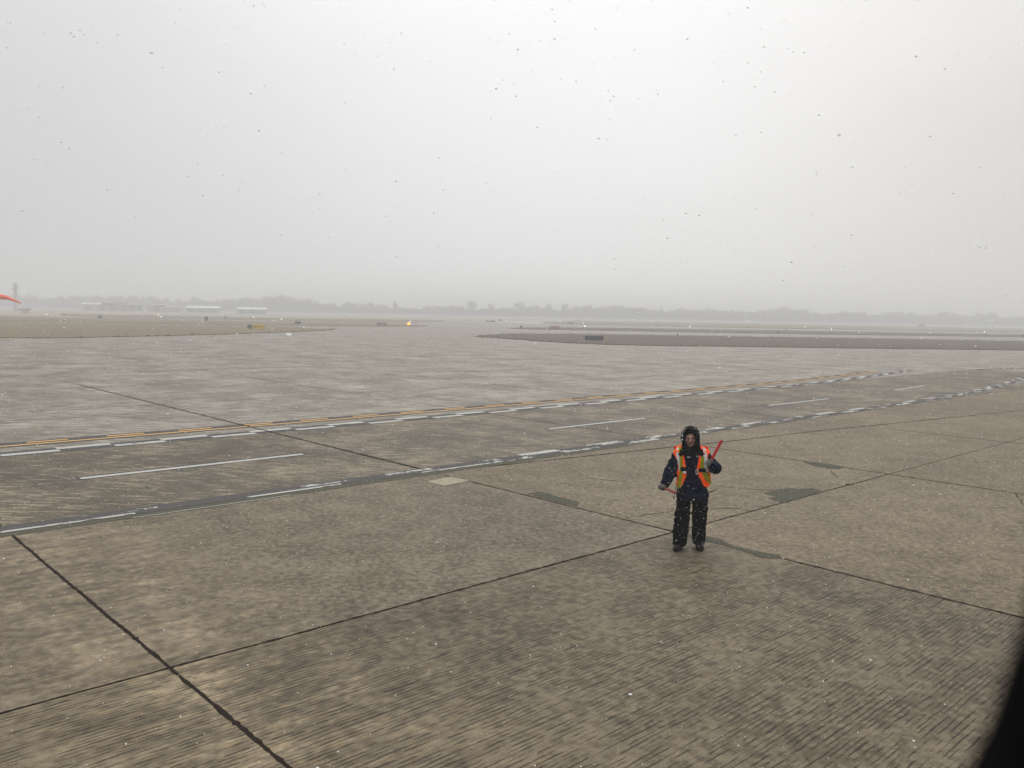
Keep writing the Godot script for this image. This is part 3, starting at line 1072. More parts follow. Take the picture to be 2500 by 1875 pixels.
func trees() -> void:
	var kinds := []
	for k in 6:
		kinds.append(bare_tree(100 + k * 7, 10.0, [2.6, 3.2, 2.2, 3.6, 2.9, 1.9][k]))
	# the wood as a mass: three rows deep
	var st := tool()
	st.append_from(kinds[0][0], 0, Transform3D())
	st.append_from(kinds[0][1], 0, Transform3D())
	st.append_from(kinds[3][1], 0, Transform3D(Basis(Vector3.UP, 1.0).scaled(Vector3(1.1, 0.8, 1.1)), Vector3(1.4, -0.8, 0.8)))
	var mm := MultiMesh.new()
	mm.transform_format = MultiMesh.TRANSFORM_3D
	mm.mesh = st.commit()
	var places: Array[Transform3D] = []
	var lump := FastNoiseLite.new()
	lump.seed = 3
	lump.frequency = 0.022
	for row in 5:
		var x := -760.0
		while x < 860.0:
			var hgt := tree_top(x) * (rng.randf_range(0.50, 0.85) if row < 2 else rng.randf_range(0.60, 1.20) * (0.88 + 0.55 * lump.get_noise_1d(x)))
			var z := -860.0 - row * 22.0 - absf(x + 100.0) * 0.05 + rng.randf_range(-8, 8)
			places.append(Transform3D(Basis(Vector3.UP, rng.randf() * TAU).scaled(Vector3.ONE * hgt / 10.0), Vector3(x, -0.1, z)))
			x += rng.randf_range(1.0, 2.6) if row < 2 else rng.randf_range(1.4, 3.2)
	mm.instance_count = places.size()
	for i in places.size():
		mm.set_instance_transform(i, places[i])
	var wood := MultiMeshInstance3D.new()
	wood.name = "wood"
	wood.multimesh = mm
	wood.material_override = M.twig
	wood.set_meta("kind", "stuff")
	tag(wood, "hazy grey bare wood along the horizon beyond the airfield", "wood")
	add_child(wood)
	# trees that stand out: [x, height, kind, wide]
	var spots := [[-120, 13.5, 5, 0.8], [-64, 11.5, 2, 1.0], [-42, 15.5, 0, 1.0], [-22, 13.5, 2, 0.9], [-12, 9.5, 4, 0.9], [6, 15.8, 1, 1.1], [24, 12.5, 5, 0.9], [36, 14.6, 2, 0.9], [52, 14.8, 0, 0.9], [76, 13.0, 3, 1.2], [102, 11.5, 4, 1.0], [126, 12.5, 1, 0.9], [150, 12.3, 5, 1.0], [172, 11.2, 0, 1.0], [232, 11.4, 2, 1.0], [298, 13.4, 3, 1.1], [340, 12.8, 1, 1.1],
		[-250, 15.5, 3, 1.2], [-232, 14.5, 0, 1.1], [-214, 14.0, 1, 1.1], [-272, 14.2, 4, 1.0], [-290, 12.0, 2, 1.0]]
	var words := ["lone tall bare tree left of the amber light, thin in the haze", "small bare tree at the left end of the centre group of trees", "tall broad bare tree, first big one of the centre group", "bare tree close on the right of the first big tree of the centre group", "low bare tree between two tall ones near the centre of the tree line", "tallest and broadest bare tree of the hazy tree line, near its centre", "slim bare tree right of the tallest tree of the tree line", "round-topped bare tree, second right of the tallest tree", "round-topped bare tree, third right of the tallest tree", "wide bushy bare tree ending the centre group on the right", "bare tree in the low stretch right of the centre group", "bare tree above the red sign right of the taxiway", "slim bare tree above the dark sign on the right grass", "bare tree right of the dark sign in the tree line", "bare tree below the thin mast on the horizon", "broad bare tree rising above the marshaller's side of the tree line", "bare tree behind and right of the marshaller on the horizon",
		"broad bare tree of the high clump at the left, above the yellow sign", "second bare tree of the high clump above the yellow sign", "third bare tree of the high clump above the yellow sign", "bare tree on the left flank of the high clump above the yellow sign", "thin bare tree at the left end of the high clump above the yellow sign"]
	for k in spots.size():
		var s: Array = spots[k]
		var t := thing("bare_tree", words[k], "tree", Vector3(s[0], -0.1, -850.0 - absf(s[0]) * 0.05), k * 1.3, "bare trees standing out of the tree line")
		var g: float = s[1] / 9.0
		for e in 2:
			var mi := MeshInstance3D.new()
			mi.name = ["trunk", "crown"][e]
			mi.mesh = kinds[s[2]][e]
			mi.material_override = M.bark if e == 0 else M.twig
			mi.scale = Vector3(g * s[3] * 1.35, g, g * s[3] * 1.35)
			t.add_child(mi)


# ---------------------------------------------------------------- far buildings
func gable(called: String, label: String, at: Vector3, size: Vector3, turn: float, wall: Material, roof: Material, rise: float, bays: int) -> void:
	var b := thing(called, label, "building", at, turn, "buildings on the far side of the airfield")
	var st := tool()
	box(st, Vector3(0, size.y * 0.5, 0), size)
	put("wall", st, wall, b)
	st = tool()
	var hx := size.x * 0.5 + 0.4
	var hz := size.z * 0.5 + 0.4
	var y := size.y + 0.003
	var top := y + rise
	quad(st, Vector3(-hx, y, hz), Vector3(hx, y, hz), Vector3(hx, top, 0), Vector3(-hx, top, 0), Vector3(0, hz, rise).normalized())
	quad(st, Vector3(-hx, y, -hz), Vector3(hx, y, -hz), Vector3(hx, top, 0), Vector3(-hx, top, 0), Vector3(0, hz, -rise).normalized())
	for s in [-1.0, 1.0]:
		tri(st, Vector3(s * hx, y, hz), Vector3(s * hx, y, -hz), Vector3(s * hx, top, 0), Vector3(s, 0, 0))
	quad(st, Vector3(-hx, y, hz), Vector3(hx, y, hz), Vector3(hx, y, -hz), Vector3(-hx, y, -hz), Vector3.DOWN)
	put("roof", st, roof, b)
	for k in bays:
		var x := (k + 0.5) / bays * size.x - size.x * 0.5
		st = tool()
		box(st, Vector3(x, size.y * 0.40, size.z * 0.5 + 0.05), Vector3(size.x / bays * 0.55, size.y * 0.7, 0.12))
		put("door", st, M.wall_grey if wall != M.wall_grey else M.wall_brown, b)


func buildings() -> void:
	gable("hangar", "pale grey hangar, leftmost of the hazy buildings across the airfield", Vector3(-300, 0, -606), Vector3(17, 4.4, 14), 0.3, M.wall_pale, M.wall_pale, 1.2, 2)
	gable("hangar", "dark brown grey hangar with lower wing, faint in the haze", Vector3(-283, 0, -598), Vector3(15, 5.6, 14), 0.28, M.wall_brown, M.wall_brown, 0.6, 2)
	gable("shed", "low brown shed against the dark hangar in the haze", Vector3(-268, 0, -594), Vector3(11, 4.6, 10), 0.28, M.wall_brown, M.wall_grey, 0.4, 2)
	gable("hangar", "brown box building in the middle of the hazy buildings", Vector3(-263, 0, -624), Vector3(13, 5.0, 12), 0.25, M.wall_brown, M.roof_white, 0.3, 2)
	gable("shed", "low pinkish shed right of the brown box building", Vector3(-249, 0, -618), Vector3(11, 3.6, 10), 0.25, M.pink, M.wall_pale, 0.4, 1)
	gable("barn", "low grey barn with bright snowy white roof, left of two", Vector3(-223, 0, -606), Vector3(22, 3.2, 12), 0.22, M.wall_grey, M.roof_white, 1.5, 3)
	gable("barn", "long low grey barn with snowy white roof, right of two", Vector3(-181, 0, -584), Vector3(18.5, 3.0, 11), 0.2, M.wall_grey, M.roof_white, 1.3, 3)
	# tower
	var t := thing("tower", "slim grey tower with platform standing behind the orange windsock", "tower", Vector3(-254, 0, -430))
	var st := tool()
	box(st, Vector3(0, 5.4, 0), Vector3(1.2, 10.8, 1.2))
	put("shaft", st, M.wall_pale, t)
	st = tool()
	box(st, Vector3(-0.6, 10.9, 0), Vector3(2.6, 0.5, 2.2))
	put("platform", st, M.wall_pale, t)
	st = tool()
	box(st, Vector3(0.1, 12.6, 0), Vector3(1.6, 3.0, 1.5))
	put("cabin", st, M.wall_pale, t)
	# equipment shelter
	var s := thing("equipment_shelter", "small pink and white equipment shelter with dark frames on far left grass", "shelter", Vector3(-186, 0, -320), 0.4)
	st = tool()
	box(st, Vector3(0.5, 0.9, 0), Vector3(1.9, 1.8, 1.6), Basis(), 0.05)
	put("cabin", st, M.pink, s)
	st = tool()
	box(st, Vector3(0.5, 1.85, 0), Vector3(2.1, 0.1, 1.8))
	put("roof", st, M.wall_pale, s)
	for k in [[-0.9, 1.6], [1.9, 1.7], [-1.6, 1.4]]:
		st = tool()
		tube(st, [Vector3(k[0], 0, 0.2), Vector3(k[0], k[1], 0.2)], [0.05, 0.05], 6)
		box(st, Vector3(k[0], k[1], 0.2), Vector3(1.0, 0.35, 0.1))
		put("antenna_frame", st, M.sign_grey, s)
	# thin mast on the horizon
	var m := thing("mast", "thin lattice mast barely visible in haze above the right tree line", "mast", Vector3(163, 0, -880))
	st = tool()
	for q in [[-0.5, -0.3], [0.5, -0.3], [0.0, 0.6]]:
		tube(st, [Vector3(q[0], 0, q[1]), Vector3(q[0] * 0.4, 18, q[1] * 0.4)], [0.12, 0.10], 5)
	put("legs", st, M.galv, m)
	for k in 7:
		st = tool()
		box(st, Vector3(0, 2.0 + k * 2.4, 0), Vector3(1.0 - k * 0.08, 0.12, 0.8 - k * 0.06))
		put("brace", st, M.galv, m)


# ---------------------------------------------------------------- signs, lights, windsock
# panels: [material, share of width, legend bars]
func sign_board(label: String, at: Vector3, width: float, height: float, panels: Array, called := "taxiway_sign", turn := 0.0, group := "taxiway signs on the grass") -> void:
	var s := thing(called, label, "sign", Vector3(at.x, 0.0, at.z), turn, group)
	var foot := 0.10
	var x := -width * 0.5
	for p in panels:
		var pw: float = width * p[1]
		var st := tool()
		box(st, Vector3(x + pw * 0.5, foot + height * 0.5, 0), Vector3(pw - 0.01, height, 0.22), Basis(), 0.02)
		var o := put("panel", st, p[0], s)
		for b in p[2]:
			st = tool()
			box(st, Vector3(x + pw * b[0], foot + height * 0.5, 0.117), Vector3(pw * b[1], height * b[2], 0.012))
			put("legend", st, b[3], o)
		x += pw
	for k in [-0.36, 0.0, 0.36]:
		var st := tool()
		tube(st, [Vector3(k * width, 0, 0), Vector3(k * width, foot, 0)], [0.04, 0.04], 6)
		put("leg", st, M.galv, s)
	var pad := tool()
	box(pad, Vector3(0, 0.02, 0), Vector3(width + 0.5, 0.1, 0.9))
	put("base_pad", pad, M.wall_grey, s)


func light_unit(proto: Node3D, at: Vector3, label: String) -> void:
	var o := proto if proto.get_meta("label") == "" else proto.duplicate() as Node3D
	if o != proto:
		o.name = numbered("taxiway_light")
		add_child(o)
	o.position = at
	tag(o, label, "light", "small white lights along the taxiways")


func signs() -> void:
	var k: Material = M.sign_black
	sign_board("yellow taxiway sign with dark panel at its left end, on left grass", Vector3(-42.8, 0, -140), 2.75, 0.68, [[M.sign_grey, 0.3, [[0.5, 0.35, 0.45, M.sign_black]]], [M.sign_yellow, 0.7, [[0.2, 0.13, 0.4, k], [0.42, 0.14, 0.22, k], [0.6, 0.10, 0.22, k], [0.78, 0.14, 0.18, k]]]], "taxiway_sign", 0.2)
	sign_board("dark red sign with pale marks beside the amber light", Vector3(-30.9, 0, -197.8), 2.3, 0.62, [[k, 0.28, [[0.6, 0.35, 0.5, M.sign_white]]], [M.sign_red, 0.72, [[0.14, 0.07, 0.5, M.sign_white], [0.34, 0.10, 0.5, M.sign_white], [0.58, 0.08, 0.5, M.sign_white], [0.82, 0.09, 0.5, M.sign_white]]]], "taxiway_sign", 0.1)
	sign_board("dark grey sign in the grass right of the yellow sign", Vector3(-49.7, 0, -194.4), 1.35, 0.62, [[M.sign_grey, 0.5, [[0.5, 0.3, 0.5, k]]], [M.sign_grey, 0.5, [[0.5, 0.5, 0.3, k]]]])
	sign_board("wide black sign with dim marks on the dark right grass island", Vector3(10.7, 0, -110.8), 2.45, 0.60, [[k, 0.3, [[0.35, 0.25, 0.4, M.sign_grey], [0.7, 0.12, 0.5, M.sign_grey]]], [k, 0.7, [[0.2, 0.1, 0.3, M.sign_grey], [0.5, 0.12, 0.35, M.sign_grey], [0.8, 0.1, 0.3, M.sign_grey]]]], "taxiway_sign", -0.05)
	sign_board("red sign with white marks at the tip of the farther right grass strip", Vector3(9.8, 0, -200), 2.45, 0.58, [[M.sign_red, 0.35, [[0.3, 0.2, 0.45, M.sign_white], [0.7, 0.15, 0.5, M.sign_white]]], [M.sign_red, 0.65, [[0.2, 0.14, 0.5, M.sign_white], [0.5, 0.14, 0.5, M.sign_white], [0.8, 0.12, 0.5, M.sign_white]]]])
	sign_board("brown red sign behind the red sign on the right", Vector3(21.3, 0, -314.4), 2.1, 0.62, [[M.sign_red, 0.5, [[0.5, 0.3, 0.4, M.sign_white]]], [M.sign_red, 0.5, [[0.5, 0.3, 0.4, M.sign_white]]]])
	sign_board("faint low red sign farthest away, right of the taxiway", Vector3(37.3, 0, -485.9), 3.6, 0.55, [[M.sign_red, 1.0, [[0.5, 0.5, 0.3, M.sign_white]]]])
	sign_board("faint long low brown sign just left of the far taxiway", Vector3(-8.9, 0, -333.5), 3.5, 0.5, [[M.sign_red, 0.5, [[0.5, 0.4, 0.4, M.sign_white]]], [M.sign_grey, 0.5, []]])
	for q in [["square dark cabinet on the far left grass", Vector3(-109.8, 0, -223.7), 1.05, 0.6], ["upright brownish cabinet left of the yellow sign", Vector3(-81.5, 0, -223.6), 0.85, 0.95], ["faint low dark cabinet above and left of the yellow sign", Vector3(-98.0, 0, -286.8), 0.9, 0.45], ["tiny dark cabinet just right of the long brown sign", Vector3(-5.8, 0, -388.2), 1.0, 0.6], ["small dark cabinet on the taxiway edge left of the red sign", Vector3(1.9, 0, -205.5), 0.5, 0.38]]:
		var c := thing("cabinet", q[0], "cabinet", q[1], 0.15, "equipment cabinets on the airfield")
		var st := tool()
		box(st, Vector3(0, 0.12 + q[3] * 0.5, 0), Vector3(q[2], q[3], 0.5), Basis(), 0.03)
		put("housing", st, M.sign_grey, c)
		st = tool()
		box(st, Vector3(0, 0.14 + q[3], 0), Vector3(q[2] + 0.08, 0.04, 0.58))
		put("lid", st, M.wall_brown, c)
		st = tool()
		box(st, Vector3(0, 0.03, 0), Vector3(q[2] * 0.9, 0.18, 0.45))
		put("plinth", st, M.wall_grey, c)
	# dark marker posts
	for q in [["dark marker post leaning on the upper edge of the right grass island", Vector3(28.9, 0, -148.2), 0.52], ["dark marker post with split head on farther right grass strip, left of a pair", Vector3(62.2, 0, -197.2), 0.58], ["dark green marker post behind the split-headed one, right of a pair", Vector3(75.2, 0, -232.1), 0.72], ["dark marker post cut by the right edge of the photo", Vector3(124.9, 0, -205.9), 0.8]]:
		var c := thing("marker_post", q[0], "post", q[1], 0.0, "dark marker posts on the right grass")
		var st := tool()
		tube(st, [Vector3(0, 0, 0), Vector3(0.05, q[2] * 0.6, 0)], [0.06, 0.05], 7)
		put("stem", st, M.sign_black, c)
		st = tool()
		box(st, Vector3(0.07, q[2] * 0.72, 0), Vector3(0.24, q[2] * 0.5, 0.12), Basis(Vector3.BACK, -0.15), 0.02)
		put("head", st, M.sign_black, c)
	# distant vehicle
	var v := thing("utility_vehicle", "tiny grey utility vehicle far off in the haze at the right", "vehicle", Vector3(264.5, 0, -546), 0.2)
	var sv := tool()
	box(sv, Vector3(0, 0.9, 0), Vector3(4.0, 0.7, 1.7), Basis(), 0.1)
	put("body", sv, M.sign_grey, v)
	sv = tool()
	box(sv, Vector3(0.9, 1.5, 0), Vector3(1.5, 0.7, 1.5), Basis(), 0.15)
	put("cab", sv, M.sign_grey, v)
	for a in [-1.2, 1.2]:
		for b in [-0.7, 0.7]:
			sv = tool()
			tube(sv, [Vector3(a, 0.38, b - 0.12), Vector3(a, 0.38, b + 0.12)], [0.38, 0.38], 12)
			put("wheel", sv, M.sign_black, v)
	# white lights
	var proto := thing("taxiway_light", "", "light")
	var st := tool()
	tube(st, [Vector3(0, 0, 0), Vector3(0, 0.3, 0)], [0.05, 0.04], 7)
	put("stem", st, M.galv, proto)
	st = tool()
	ball(st, Vector3(0, 0.42, 0), Vector3(0.13, 0.14, 0.13), 7)
	put("lens", st, M.lens, proto)
	for q in [[-144.8, -261.2, "white light, leftmost, right of the pink equipment shelter"], [-130.8, -310.3, "upper white light of the close pair below the hazy buildings"], [-108.7, -259.8, "lower white light of the close pair below the hazy buildings"], [-93.5, -303.0, "white light above the yellow sign's left half"], [-70.6, -256.5, "white light above and right of the yellow sign"], [-30.9, -252.1, "white light just above the amber light"], [-3.0, -363.4, "white light left of the snowy taxiway pavement"], [21.7, -384.4, "white light at the right end of the snowy taxiway pavement"], [26.3, -316.1, "white light right of the brown red sign"], [19.5, -229.0, "white light just above the red sign's grass strip"], [71.8, -339.8, "upper white light of the bright pair right of centre"], [55.0, -262.5, "lower white light of the bright pair right of centre"], [114.1, -329.3, "white light right of the pair of marker posts, upper one"], [101.8, -269.2, "bright white light right of the pair of marker posts, lower one"], [157.7, -281.7, "white light farthest to the right on the grass"]]:
		light_unit(proto, Vector3(q[0], 0, q[1]), q[2])
	# amber guard light
	var a := thing("guard_light", "glowing amber light beside the red sign on the far grass tip", "light", Vector3(-24.9, 0, -201))
	st = tool()
	tube(st, [Vector3(0, 0, 0), Vector3(0, 0.3, 0)], [0.06, 0.06], 7)
	put("stem", st, M.galv, a)
	st = tool()
	box(st, Vector3(0, 0.55, -0.12), Vector3(0.75, 0.55, 0.2), Basis(), 0.03)
	put("housing", st, M.sign_yellow, a)
	st = tool()
	ball(st, Vector3(-0.05, 0.55, 0.04), Vector3(0.22, 0.22, 0.06), 8)
	put("lens", st, M.amber, a)
	var l := OmniLight3D.new()
	l.name = "amber_glow"
	l.light_color = Color(1.0, 0.56, 0.10)
	l.light_energy = 1.5
	l.light_size = 0.2
	l.omni_range = 30.0
	l.omni_attenuation = 2.0
	l.shadow_enabled = true
	l.position = Vector3(-24.95, 0.55, -200.8)
	add_child(l)
	# windsock
	var wk := thing("windsock", "orange windsock drooping at the left edge of the photo", "windsock", Vector3(-84.6, 0, -137))
	st = tool()
	tube(st, [Vector3(-0.35, 0, 0), Vector3(-0.35, 5.6, 0)], [0.07, 0.05], 8)
	put("pole", st, M.galv, wk)
	st = tool()
	var hoop := []
	var hr := []
	for i in 17:
		hoop.append(Vector3(-0.05, 4.62 + 0.42 * cos(TAU * i / 16.0), 0.42 * sin(TAU * i / 16.0)))
		hr.append(0.025)
	tube(st, hoop, hr, 6, false)
	tube(st, [Vector3(-0.35, 4.62, 0), Vector3(-0.05, 5.04, 0)], [0.02, 0.02], 6)
	tube(st, [Vector3(-0.35, 4.62, 0), Vector3(-0.05, 4.2, 0)], [0.02, 0.02], 6)
	put("hoop", st, M.galv, wk)
	st = tool()
	box(st, Vector3(-0.05, 5.75, 0), Vector3(0.5, 0.4, 0.3), Basis(), 0.04)
	put("lamp_housing", st, M.sign_black, wk)
	st = tool()
	tube(st, [Vector3(0.0, 4.62, 0), Vector3(0.8, 4.60, 0), Vector3(1.7, 4.52, 0), Vector3(2.5, 4.38, 0.05), Vector3(2.75, 4.28, 0.05), Vector3(3.5, 4.02, 0.1), Vector3(4.2, 3.72, 0.1), Vector3(4.6, 3.55, 0.1)], [0.42, 0.43, 0.40, 0.31, 0.24, 0.20, 0.13, 0.08], 18, false)
	put("sleeve", st, M.windsock, wk)


# ---------------------------------------------------------------- the marshaller
# figures read off the photo: px of a 4.608-fold crop, 794 px to the metre across, 770 upright
func pv(x: float, y: float, z: float) -> Vector3:
	return Vector3((x - 590.0) / 794.0, (1510.0 - y) / 770.0 + 0.285 * z, z)


# walks from the camera's side until it meets the cloth
func drape(f: Field, x: float, y: float, off: float, back := false) -> Vector3:
	var z := -0.32 if back else 0.34
	var best := pv(x, y, 0.02)
	for i in 90:
		var p := Vector3(pv(x, y, z).x, (1510.0 - y) / 770.0 + (0.285 * z if not back else 0.02), z)
		var v := f.at(p)
		if v < off:
			return p
		z += (0.007 if back else -0.007)
	return Vector3(best.x, best.y, 0.03)


# a strip of cloth given as rows [y, x left, x right]; thick, smoothed
func cloth_strip(f: Field, rows: Array, cols: int, off: float, thick: float, back := false, ruffle := 0.0) -> SurfaceTool:
	var g := []
	var fine := []
	for i in rows.size() - 1:
		for k in 3:
			var t := k / 3.0
			var r := []
			for e in 4:      # a row may give the height of its right end too
				r.append(lerpf(rows[i][e] if e < rows[i].size() else rows[i][0], rows[i + 1][e] if e < rows[i + 1].size() else rows[i + 1][0], t))
			fine.append(r)
	var last: Array = rows[-1].duplicate()
	if last.size() < 4:
		last.append(last[0])
	fine.append(last)
	for r in fine:
		var line := []
		for c in cols + 1:
			var ct := float(c) / cols
			line.append(drape(f, lerpf(r[1], r[2], ct), lerpf(r[0], r[3], ct), off, back))
		g.append(line)
	for it in 3:
		for i in g.size():
			for c in cols + 1:
				var s := 0.0
				var n := 0
				for e in [[i - 1, c], [i + 1, c], [i, c - 1], [i, c + 1]]:
					if e[0] >= 0 and e[0] < g.size() and e[1] >= 0 and e[1] <= cols:
						s += g[e[0]][e[1]].z
						n += 1
				var z: float = lerpf(g[i][c].z, s / n, 0.5)
				if not back:
					g[i][c].y += 0.285 * (z - g[i][c].z)
				g[i][c].z = z
	if ruffle > 0.0:
		for i in g.size():
			for c in cols + 1:
				g[i][c].z += ruffle * sin(c * 2.1 + i * 0.35) * float(i) / g.size()
	var st := tool()
	var sgn := -1.0 if back else 1.0
	var N := []
	for i in g.size():
		var line := []
		for c in cols + 1:
			var dx: Vector3 = g[i][mini(c + 1, cols)] - g[i][maxi(c - 1, 0)]
			var dy: Vector3 = g[maxi(i - 1, 0)][c] - g[mini(i + 1, g.size() - 1)][c]
			var n := dx.cross(dy).normalized()
			line.append(n if n.z * sgn > 0.0 else -n)
		N.append(line)
	for side in 2:
		for i in g.size() - 1:
			for c in cols:
				var q := []
				for e in [[i, c], [i, c + 1], [i + 1, c + 1], [i + 1, c]]:
					var n: Vector3 = N[e[0]][e[1]]
					q.append([g[e[0]][e[1]] - n * thick * side, n * (1.0 if side == 0 else -1.0)])
				var order := [0, 1, 2, 0, 2, 3]
				if (q[1][0] - q[0][0]).cross(q[2][0] - q[0][0]).dot(q[0][1]) > 0.0:
					order = [0, 2, 1, 0, 3, 2]
				for e in order:
					st.set_normal(q[e][1])
					st.set_uv(Vector2.ZERO)
					st.add_vertex(q[e][0])
	var rim := []
	for c in cols + 1:
		rim.append([0, c])
	for i in range(1, g.size()):
		rim.append([i, cols])
	for c in range(cols - 1, -1, -1):
		rim.append([g.size() - 1, c])
	for i in range(g.size() - 2, 0, -1):
		rim.append([i, 0])
	for k in rim.size():
		var a: Array = rim[k]
		var b: Array = rim[(k + 1) % rim.size()]
		var pa: Vector3 = g[a[0]][a[1]]
		var pb: Vector3 = g[b[0]][b[1]]
		quad(st, pa, pb, pb - N[b[0]][b[1]] * thick, pa - N[a[0]][a[1]] * thick)
	return st


# a fist round a rod along local y; back of the hand towards -z, wrist at `wrist`
func fist(xf: Transform3D, wrist: Vector3, mirror: float) -> SurfaceTool:
	var f := Field.new(Vector3(-0.11, -0.11, -0.12), Vector3(0.11, 0.11, 0.09), 0.0035)
	var X := Vector3(mirror, 1, 1)
	f.ell(Vector3(0.004, 0, -0.036) * X, Vector3(0.041, 0.046, 0.020), 0.012)
	f.cap(Vector3(-0.01, 0, -0.04) * X, wrist, 0.030, 0.034, 0.02)
	for k in 4:
		var y := 0.036 - k * 0.0235
		var l: float = [0.93, 1.0, 0.96, 0.80][k]
		var r: float = [0.0105, 0.0108, 0.0102, 0.009][k]
		var p := [Vector3(0.036, y * 0.95, -0.034), Vector3(0.047, y, -0.004), Vector3(0.030, y, 0.028 * l), Vector3(0.002, y * 0.98, 0.030 * l), Vector3(-0.014 * l, y * 0.96, 0.018)]
		for e in 4:
			f.cap(p[e] * X, p[e + 1] * X, r, r * 0.94, 0.004)
	f.cap(Vector3(-0.026, 0.012, -0.036) * X, Vector3(-0.036, 0.036, -0.008) * X, 0.015, 0.0125, 0.008)
	f.cap(Vector3(-0.036, 0.036, -0.008) * X, Vector3(-0.018, 0.052, 0.022) * X, 0.0122, 0.0112, 0.004)
	f.cap(Vector3(-0.018, 0.052, 0.022) * X, Vector3(0.006, 0.050, 0.032) * X, 0.0112, 0.0100, 0.004)
	var st := tool()
	f.net(st, xf)
	return st


func person() -> void:
	var P := thing("person", "ramp worker in navy coat, orange vest, black hood and dark trousers, holding two red wands", "person", Vector3(2.675, 0, -12.14), -0.21)
	P.rotation.z = 0.034      # weight on one leg

	# ---- body: one continuous figure, mostly under clothes
	var bd := tool()
	var f := Field.new(Vector3(-0.52, -0.02, -0.26), Vector3(0.52, 1.56, 0.40), 0.018)
	f.column([[0.84, 0.02, 0, 0.15, 0.10], [1.0, 0.02, 0, 0.14, 0.095], [1.22, 0.02, 0, 0.155, 0.10], [1.38, 0.02, 0, 0.15, 0.09], [1.45, 0.01, 0, 0.07, 0.06]], 0.04)
	f.cap(Vector3(0, 1.42, 0), Vector3(0, 1.53, 0.0), 0.058, 0.055, 0.03)
	f.cap(Vector3(-0.15, 1.39, 0), Vector3(-0.30, 1.12, 0), 0.050, 0.042, 0.03)
	f.cap(Vector3(-0.30, 1.12, 0), Vector3(-0.385, 0.94, 0.09), 0.042, 0.03, 0.02)
	f.cap(Vector3(0.19, 1.39, 0), Vector3(0.345, 1.205, 0.02), 0.050, 0.042, 0.03)
	f.cap(Vector3(0.345, 1.205, 0.02), Vector3(0.285, 1.28, 0.18), 0.042, 0.03, 0.02)
	for s in [[-0.08, -0.125, -0.150, 0.05], [0.12, 0.130, 0.118, -0.05]]:
		f.cap(Vector3(s[0], 0.86, 0), Vector3(s[1], 0.47, s[3] * 0.6), 0.080, 0.055, 0.03)
		f.cap(Vector3(s[1], 0.47, s[3] * 0.6), Vector3(s[2], 0.10, s[3]), 0.055, 0.040, 0.03)
		f.cap(Vector3(s[2], 0.07, s[3]), Vector3(s[2], 0.06, s[3] + 0.04), 0.030, 0.028, 0.03)
	f.net(bd, Transform3D(), true)
	var hd := Field.new(Vector3(-0.11, 1.46, -0.12), Vector3(0.11, 1.77, 0.17), 0.0045)
	hd.ell(Vector3(0, 1.645, 0.012), Vector3(0.081, 0.106, 0.096), 0.02)
	hd.ell(Vector3(0, 1.570, 0.040), Vector3(0.061, 0.058, 0.064), 0.03)
	hd.ell(Vector3(0, 1.540, 0.082), Vector3(0.024, 0.020, 0.020), 0.02)
	for s in [-1.0, 1.0]:
		hd.ell(Vector3(s * 0.042, 1.607, 0.072), Vector3(0.026, 0.026, 0.024), 0.02)
		hd.cap(Vector3(s * 0.010, 1.660, 0.099), Vector3(s * 0.046, 1.663, 0.082), 0.011, 0.010, 0.012)
		hd.ell(Vector3(s * 0.033, 1.645, 0.114), Vector3(0.017, 0.011, 0.018), 0.008, true)
		hd.ell(Vector3(s * 0.077, 1.633, 0.0), Vector3(0.010, 0.030, 0.018), 0.006)
		hd.ell(Vector3(s * 0.012, 1.610, 0.118), Vector3(0.010, 0.008, 0.010), 0.006)
	hd.cap(Vector3(0, 1.653, 0.104), Vector3(0, 1.613, 0.127), 0.009, 0.012, 0.012)
	hd.cap(Vector3(-0.019, 1.581, 0.099), Vector3(0.019, 1.581, 0.099), 0.006, 0.006, 0.006)
	hd.cap(Vector3(-0.015, 1.571, 0.098), Vector3(0.015, 1.571, 0.098), 0.006, 0.006, 0.006)
	hd.cap(Vector3(0, 1.55, 0.0), Vector3(0, 1.45, -0.01), 0.056, 0.058, 0.02)
	hd.net(bd, Transform3D(), true)
	var body := put("body", bd, M.skin, P)
	for s in [-1.0, 1.0]:
		var e := tool()
		ball(e, Vector3(s * 0.033, 1.645, 0.092), Vector3(0.0125, 0.0125, 0.0125), 8)
		put("eye", e, M.eye, body)

	# ---- coat
	var ck := Field.new(Vector3(-0.54, 0.66, -0.30), Vector3(0.54, 1.56, 0.34), 0.010)
	ck.column([[0.745, 0.030, 0.0, 0.228, 0.168], [0.80, 0.030, 0, 0.226, 0.166], [0.92, 0.028, 0, 0.212, 0.158], [1.06, 0.024, 0, 0.200, 0.150], [1.20, 0.020, 0.0, 0.205, 0.152], [1.32, 0.018, 0, 0.208, 0.145], [1.41, 0.015, -0.005, 0.180, 0.125], [1.47, 0.008, -0.01, 0.115, 0.10], [1.52, 0.0, -0.01, 0.09, 0.09]], 0.03)
	for q in [-1.0, 1.0]:
		ck.cap(Vector3(0.01 + q * 0.075, 1.485, -0.015), Vector3(0.01 + q * 0.175, 1.432, -0.01), 0.062, 0.068, 0.03)
	ck.cap(Vector3(-0.166, 1.392, -0.01), Vector3(-0.285, 1.145, -0.01), 0.083, 0.096, 0.05)
	ck.cap(Vector3(-0.285, 1.145, -0.01), Vector3(-0.372, 0.965, 0.08), 0.096, 0.062, 0.04)
	ck.cap(Vector3(-0.372, 0.965, 0.08), Vector3(-0.384, 0.935, 0.10), 0.056, 0.046, 0.015)
	ck.cap(Vector3(0.186, 1.394, -0.01), Vector3(0.345, 1.215, 0.02), 0.083, 0.088, 0.05)
	ck.cap(Vector3(0.345, 1.215, 0.02), Vector3(0.292, 1.275, 0.165), 0.088, 0.054, 0.03)
